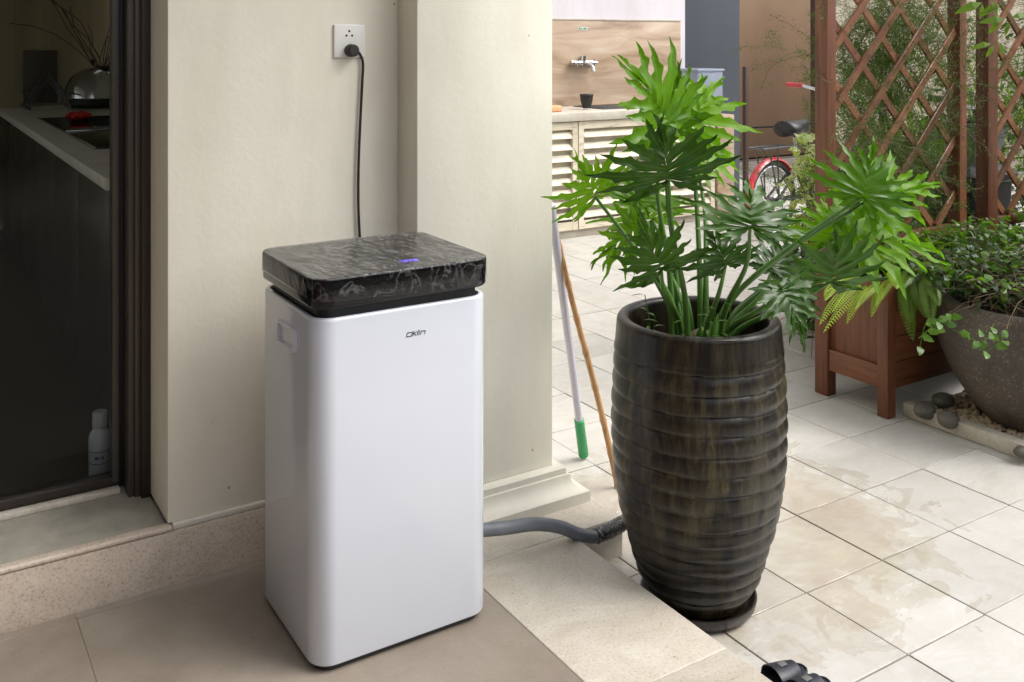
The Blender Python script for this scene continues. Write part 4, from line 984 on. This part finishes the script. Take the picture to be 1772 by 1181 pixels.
# lattice phase: crossings at X=3.34, z=1.515
planter(3.150, 4.07, 2.375, 2.722, 'reddish wooden planter box on legs with the ferns spilling over')
def offs(sgn): return (3.34-sgn*1.515)
t1 = trellis(3.150, 4.073, 2.69, 'red-brown diamond trellis nearest the big glazed pot', off=3.34-1.515)
planter(4.236, 5.2, 2.375, 2.722, 'second wooden planter box, mostly hidden behind the stone bowl')
t2 = trellis(4.236, 5.2, 2.69, 'second red-brown trellis at the right edge of the view', w=.075, off=3.34-1.515+.06)

# ================================================================== garden bed: kerb, cobbles, gravel, bowl
kb = thing('bed_kerb', 'low pale stone kerb edging the garden bed', 'kerb')
for y0, y1 in ((1.62, 2.372), (.86, 1.618), (.10, .858)):
    box('kerb_stone', 3.232, 3.282, y0, y1, .0005, .052, M['ledge'], kb, .004)
struct(box('bed_soil', 3.283, 6.5, .1, 2.37, -.001, .022, M['soil'], None, 0))
def blob(name, c, r, seed, mat, par=None):
    bm = bmesh.new(); bmesh.ops.create_icosphere(bm, subdivisions=3, radius=1)
    for v in bm.verts:
        k = 1+.16*mnoise.noise(v.co*1.1+Vector((seed, 0, 0))); v.co = Vector((v.co.x*r[0]*k+c[0], v.co.y*r[1]*k+c[1], v.co.z*r[2]*k+c[2]))
    me = bpy.data.meshes.new(name); bm.to_mesh(me); bm.free(); me.polygons.foreach_set('use_smooth', [True]*len(me.polygons)); return link(name, me, mat, par)
for (px, py, D, r, lab) in ((1600, 712, 0, (.05, .045, .036), 'grey cobble touching the corner of the wooden planter'), (1641, 727, 0, (.048, .045, .034), 'grey cobble lying against the foot of the bowl'),
                            (1632, 695, 0, (.055, .045, .035), 'dark cobble behind the other two by the bowl'), (1768, 778, 0, (.03, .03, .022), 'small brown stone on the gravel at the right edge')):
    r = tuple(q*.86 for q in r); c = hz(px, py, .05); tag(blob('cobble', (c.x, c.y, .022+r[2]*.95), r, px*.01, M['pebble']), lab, 'stone', 'cobbles in the garden bed')
bm = bmesh.new(); bmesh.ops.create_icosphere(bm, subdivisions=1, radius=1); iv = [v.co.copy() for v in bm.verts]; iff = [tuple(v.index for v in f.verts) for f in bm.faces]; bm.free()
gv = MB(); rnd = random.Random(3)
for k in range(1500):
    x = 3.285+abs(rnd.gauss(0, .16))+.01; y = rnd.uniform(1.2, 2.36); r = rnd.uniform(.006, .014)
    s_ = Vector((r*rnd.uniform(.8, 1.4), r*rnd.uniform(.8, 1.3), r*.7)); gv.add([(x+v.x*s_.x, y+v.y*s_.y, .024+r*.4+v.z*s_.z+rnd.uniform(0, .006)) for v in iv], iff)
gvo = gv.build('gravel', M['gravel'], None, smooth=True, angle=80); stuff(gvo); tag(gvo, 'pale gravel strewn between kerb and bowl', 'gravel')
BCX, BCY = 3.545, 2.035
bw = thing('stone_bowl', 'huge rough brown bowl planter at the right edge', 'bowl', loc=(BCX, BCY, .022))
bprof = [(.0001, 0), (.15, 0), (.17, .01), (.20, .04), (.235, .085), (.27, .14), (.30, .195), (.325, .255), (.338, .31), (.340, .35), (.334, .39), (.322, .415), (.325, .43), (.322, .45), (.305, .456), (.29, .45), (.285, .43), (.29, .38)]
MB().lathe(bprof, 72, fn=lambda r, z, a: r*(1+.006*math.sin(3*a)+.008*mnoise.noise(Vector((2*math.cos(a), 2*math.sin(a), z*5))))).build('vessel', M['bowl'], bw, smooth=True, angle=70)
MB().lathe([(.288, .40), (.15, .43), (.0001, .44)], 36).build('soil', M['soil'], bw, smooth=True)

# ================================================================== foliage
def frond(mb, p0, p1, sag, W, npin=22, n_up=UP, taper=1.):
    p0 = Vector(p0); p1 = Vector(p1); mid = p0.lerp(p1, .5)+Vector((0, 0, sag)); prev = None
    for i in range(npin+1):
        t = i/npin; p = p0*(1-t)**2+mid*2*t*(1-t)+p1*t*t; d = ((mid-p0)*(1-t)+(p1-mid)*t).normalized()
        s_ = d.cross(n_up); s_ = s_.normalized() if s_.length > 1e-4 else Vector((1, 0, 0)); nn2 = s_.cross(d)
        if prev is not None: mb.tube([prev, p], .0012, 4, False)
        L = W*(math.sin(PI*min(1, .12+t*.88))**.7)*(1 if t < .96 else .4)
        if t > .06:
            for sg in (-1, 1): leaflet(mb, p, s_*sg+d*.45-UP*.15, nn2, L, W*.26, .25)
        prev = p
fr = thing('yellow_fern', 'yellow-green fern drooping over the left end of the planter', 'fern')
def fpart(lst, par, mat, W=.027, sag=.04, nm='frond'):
    for a, b, d0, d1 in lst:
        mb = MB(); frond(mb, hd(a[0], a[1], d0), hd(b[0], b[1], d1), sag, W); mb.build(nm, mat, par)
fpart([((1470, 495), (1418, 562), 3.75, 3.6), ((1490, 490), (1440, 540), 3.75, 3.6), ((1500, 492), (1465, 560), 3.75, 3.62), ((1520, 490), (1480, 535), 3.75, 3.6),
       ((1530, 485), (1508, 548), 3.75, 3.62), ((1505, 480), (1430, 505), 3.8, 3.62), ((1545, 480), (1515, 530), 3.75, 3.6), ((1540, 470), (1552, 500), 3.75, 3.6), ((1480, 480), (1412, 500), 3.8, 3.65),
       ((1495, 500), (1425, 575), 3.75, 3.58), ((1450, 490), (1428, 520), 3.8, 3.6)], fr, M['fern'])
fr2 = thing('green_fern', 'green fern hanging between the planter and the bowl', 'fern')
fpart([((1570, 480), (1575, 560), 3.7, 3.6), ((1580, 475), (1602, 550), 3.7, 3.55), ((1600, 470), (1625, 530), 3.7, 3.5), ((1560, 485), (1580, 590), 3.7, 3.6), ((1590, 460), (1560, 500), 3.8, 3.6),
       ((1560, 460), (1500, 440), 3.8, 3.7), ((1590, 455), (1640, 470), 3.8, 3.6), ((1600, 480), (1612, 560), 3.65, 3.5), ((1550, 470), (1480, 450), 3.9, 3.75), ((1610, 440), (1660, 420), 3.9, 3.8), ((1570, 440), (1540, 400), 3.9, 3.9), ((1620, 450), (1600, 400), 4., 4.)], fr2, M['fern2'], .038)
def cloud(name, centers, n, L, W, mat, lab, cat, seed, stem=True, droopy=.3, parent=None, nm='leaves'):
    rnd = random.Random(seed); mb = MB(); sm = MB()
    for c, r in centers:
        c = Vector(c); r = Vector(r)
        for k in range(n):
            while True:
                u = Vector((rnd.uniform(-1, 1), rnd.uniform(-1, 1), rnd.uniform(-1, 1)))
                if u.length < 1: break
            p = c+Vector((u.x*r.x, u.y*r.y, u.z*r.z)); l = L*rnd.uniform(.6, 1.25)
            d = Vector((rnd.uniform(-1, 1), rnd.uniform(-1, 1), rnd.uniform(-.6, .5)-droopy*.3)); nn3 = Vector((rnd.uniform(-.6, .6), rnd.uniform(-.6, .6), 1))
            leaflet(mb, p, d, nn3, l, W*rnd.uniform(.7, 1.2), droopy)
            if stem and k % 9 == 0:
                q_ = p+Vector((rnd.uniform(-1, 1), rnd.uniform(-1, 1), rnd.uniform(-.8, .4)))*L*3; sm.tube([p, p.lerp(q_, .5)+Vector((0, 0, L*.4)), q_], .0013, 4, False)
    t = parent or thing(name, lab, cat)
    stuff(mb.build(nm, mat, t))
    if stem: stuff(sm.build('stems', M['twig'], t))
    return t
cr = thing('creeping_plant', 'tangled creeping plant covering the top of the stone bowl', 'plant')
cloud('', [((BCX+.0, BCY+.02, .53), (.33, .31, .085)), ((BCX-.12, BCY+.16, .57), (.25, .22, .09))], 560, .034, .024, M['small2'], '', '', 1, parent=cr)
cloud('', [((BCX-.05, BCY+.05, .57), (.34, .32, .07)), ((BCX+.15, BCY-.15, .50), (.2, .15, .06))], 330, .036, .028, M['small'], '', '', 2, parent=cr)
rnd = random.Random(9); tws = MB()
for k in range(620):
    a = rnd.uniform(0, 2*PI); r = .3*math.sqrt(rnd.random()); p = Vector((BCX+r*math.cos(a), BCY+r*math.sin(a), .49+rnd.uniform(0, .10))); pts = [p]; d = Vector((rnd.uniform(-1, 1), rnd.uniform(-1, 1), rnd.uniform(-.2, .35)))
    for q in range(4): d = d+Vector((rnd.uniform(-.6, .6), rnd.uniform(-.6, .6), rnd.uniform(-.4, .2))); p = p+d.normalized()*.045; pts.append(p.copy())
    tws.tube(pts, .0014, 4, False)
stuff(tws.build('dry_stems', M['twig'], cr))
# trailing shoots over the rim
for (a, b, c, d0) in (((1650, 545), (1620, 560), (1590, 585), 3.25), ((1690, 570), (1735, 585), (1700, 615), 3.12), ((1640, 560), (1605, 555), (1590, 610), 3.3), ((1720, 560), (1700, 590), (1650, 570), 3.15)):
    mb = MB(); pts = spline([hd(*a, d0+.06), hd(*b, d0), hd(*c, d0-.02)], 6); mb.tube(pts, .0016, 5); rnd = random.Random(a[0])
    for i, p in enumerate(pts[1:]):
        if i % 2 == 0: leaflet(mb, p, Vector((rnd.uniform(-1, 1), rnd.uniform(-1, 0), rnd.uniform(-.5, .2))), TC+UP*.4, .042, .026, .2)
    mb.build('trailing_shoot', M['small'], cr)
# shrub leaves filling the planter behind
pu = cloud('planter_groundcover', [((3.55, 2.56, .56), (.38, .14, .09)), ((3.9, 2.50, .57), (.30, .14, .10))], 500, .036, .022, M['small'], 'leafy ground cover filling the planter below the trellis', 'plant', 3)
cloud('', [((3.5, 2.58, .53), (.36, .13, .07)), ((3.9, 2.5, .53), (.3, .14, .08))], 500, .04, .022, M['small2'], '', '', 31, parent=pu, nm='darker_leaves')  # second layer of leaves in a darker green
cloud('second_planter_plant', [((4.55, 2.5, .58), (.32, .18, .12)), ((4.9, 2.5, .60), (.3, .2, .15)), ((4.45, 2.3, .55), (.25, .15, .1))], 420, .045, .028, M['small'], 'bushy green plant in the second planter at right', 'plant', 4)
hg = cloud('hanging_greenery', [((4.15, 3.12, 1.2), (.22, .18, .38)), ((4.45, 3.2, .85), (.30, .2, .22)), ((5.35, 3.3, 1.0), (.35, .25, .4))], 300, .075, .013, M['fern2'], 'loose slender-leaved greenery hanging behind the lattice', 'plant', 12, droopy=.9)
cloud('dark_shrub', [((4.1, 3.15, .35), (.5, .25, .33)), ((4.7, 3.2, .4), (.45, .25, .36)), ((3.75, 3.0, .25), (.35, .2, .25)), ((5.3, 3.6, .55), (.5, .4, .5)), ((6.0, 3.5, .7), (.6, .5, .6)), ((5.0, 3.9, .35), (.4, .3, .3)), ((6.6, 4.0, .9), (.6, .5, .8))], 650, .07, .035, M['small2'], 'dense dark shrubbery on the ground behind both trellises', 'shrub', 5)
# variegated plant between bicycle and post
vg = thing('variegated_plant', 'pale variegated leafy plant left of the first trellis post', 'plant')
rnd = random.Random(77); mv = MB(); ms_ = MB()
for k in range(120):
    px = rnd.gauss(1410, 20); py = rnd.uniform(228, 420); D = rnd.uniform(4.55, 4.9); px = min(px, 1445); p = hd(px, py, D)
    leaflet(mv, p, RT*rnd.uniform(-1, .6)+UP*rnd.uniform(-.5, .4)+FW*rnd.uniform(-.6, .3), TC*.7+UP+RT*rnd.uniform(-.5, .5), rnd.uniform(.06, .10), rnd.uniform(.028, .045), .25)
    if k % 6 == 0: ms_.tube(spline([p, hd(1415+rnd.uniform(-15, 10), (py+450)/2, 4.75), Vector((*hd(1420, 400, 4.75).xy, .02))], 5), .003, 5)
stuff(mv.build('leaves', M['varieg'], vg)); stuff(ms_.build('stems', M['twig'], vg))
cloud('low_shrub', [(tuple(hd(1425, 430, 4.9).xy)+(.30,), (.22, .22, .28)), (tuple(hd(1400, 380, 4.9).xy)+(.22,), (.2, .2, .2))], 350, .055, .03, M['small2'], 'dark low shrub at the foot of the first trellis post', 'shrub', 8)
# climbing asparagus fern: needles on wiry stems threaded through and behind the lattice
def needles(name, lab, regions, seed, n_st=60):
    t = thing(name, lab, 'climber'); rnd = random.Random(seed); mb = MB(); sm = MB()
    for (x0, x1, y0, y1, z0, z1, ns, dens) in regions:
        cen = [Vector((rnd.uniform(x0, x1), rnd.uniform(y0, y1), rnd.uniform(z0, z1))) for _ in range(max(2, ns//16))]
        for k in range(ns):
            p = rnd.choice(cen)+Vector((rnd.gauss(0, .05), rnd.gauss(0, .03), rnd.gauss(0, .06))); d = Vector((rnd.uniform(-1, 1), rnd.uniform(-.4, .4), rnd.uniform(-.6, 1))); pts = [p.copy()]
            for q in range(9):
                d = (d.normalized()+Vector((rnd.uniform(-.5, .5), rnd.uniform(-.3, .3), rnd.uniform(-.5, .4)))); p = p+d.normalized()*.03; pts.append(p.copy())
                for j in range(dens):
                    o_ = p+Vector((rnd.gauss(0, .012), rnd.gauss(0, .012), rnd.gauss(0, .012))); dd2 = Vector((rnd.uniform(-1, 1), rnd.uniform(-1, 1), rnd.uniform(-.5, 1))).normalized()*rnd.uniform(.008, .018)
                    s_ = dd2.cross(FW).normalized()*.0013; mb.add([o_-s_, o_+s_, o_+dd2], [(0, 1, 2)])
            sm.tube(pts, .001, 3, False)
    stuff(mb.build('needles', M['needle'], t)); stuff(sm.build('stems', M['twig'], t))
needles('asparagus_fern', 'feathery climbing fern woven through the first trellis',
        [(3.25, 3.98, 2.62, 2.78, .62, 1.62, 230, 9), (3.50, 3.80, 2.73, 2.90, .8, 1.62, 330, 11), (3.5, 4.0, 2.75, 3.0, .6, 1.3, 160, 11), (3.07, 3.16, 2.66, 2.76, 1.28, 1.6, 9, 8), (3.3, 4.0, 2.73, 2.95, .55, .95, 160, 11)], 4)
needles('wispy_climber', 'wispy green climber on the second trellis at right', [(4.35, 5.1, 2.62, 2.9, .65, 1.65, 200, 10), (4.1, 4.4, 2.7, 3.0, .9, 1.6, 60, 8)], 6)
# bright broad leaves at the top right
br = thing('overhanging_branch', 'bright green leafy sprig overhanging the second trellis post', 'branch'); mb = MB(); rnd = random.Random(8)
stem_ = spline([hd(1775, -20, 3.4), hd(1730, 10, 3.4), hd(1690, 25, 3.4)], 5); mb.tube(stem_, .002, 6)
for (px, py, dx, dz, L) in ((1700, 4, -1, -.35, .10), (1700, 6, -.1, -1, .055), (1715, 0, .3, -.6, .06), (1725, 5, -.6, -.5, .07), (1740, 32, -1, -.1, .09), (1730, 35, -.6, -.7, .06), (1745, 38, -.2, -1, .05),
                            (1715, 75, -1, -.2, .07), (1730, 72, .2, -.8, .05), (1720, 78, -.4, -.6, .05), (1750, 30, .9, .2, .07)):
    leaflet(mb, hd(px, py, 3.4), RT*dx+UP*dz, TC+UP*.5, L, L*.32, .15)
mb.tube(spline([hd(1725, 0, 3.4), hd(1750, 35, 3.4), hd(1720, 76, 3.4)], 5), .0015, 5)
mb.build('leaves', M['fern2'], br)
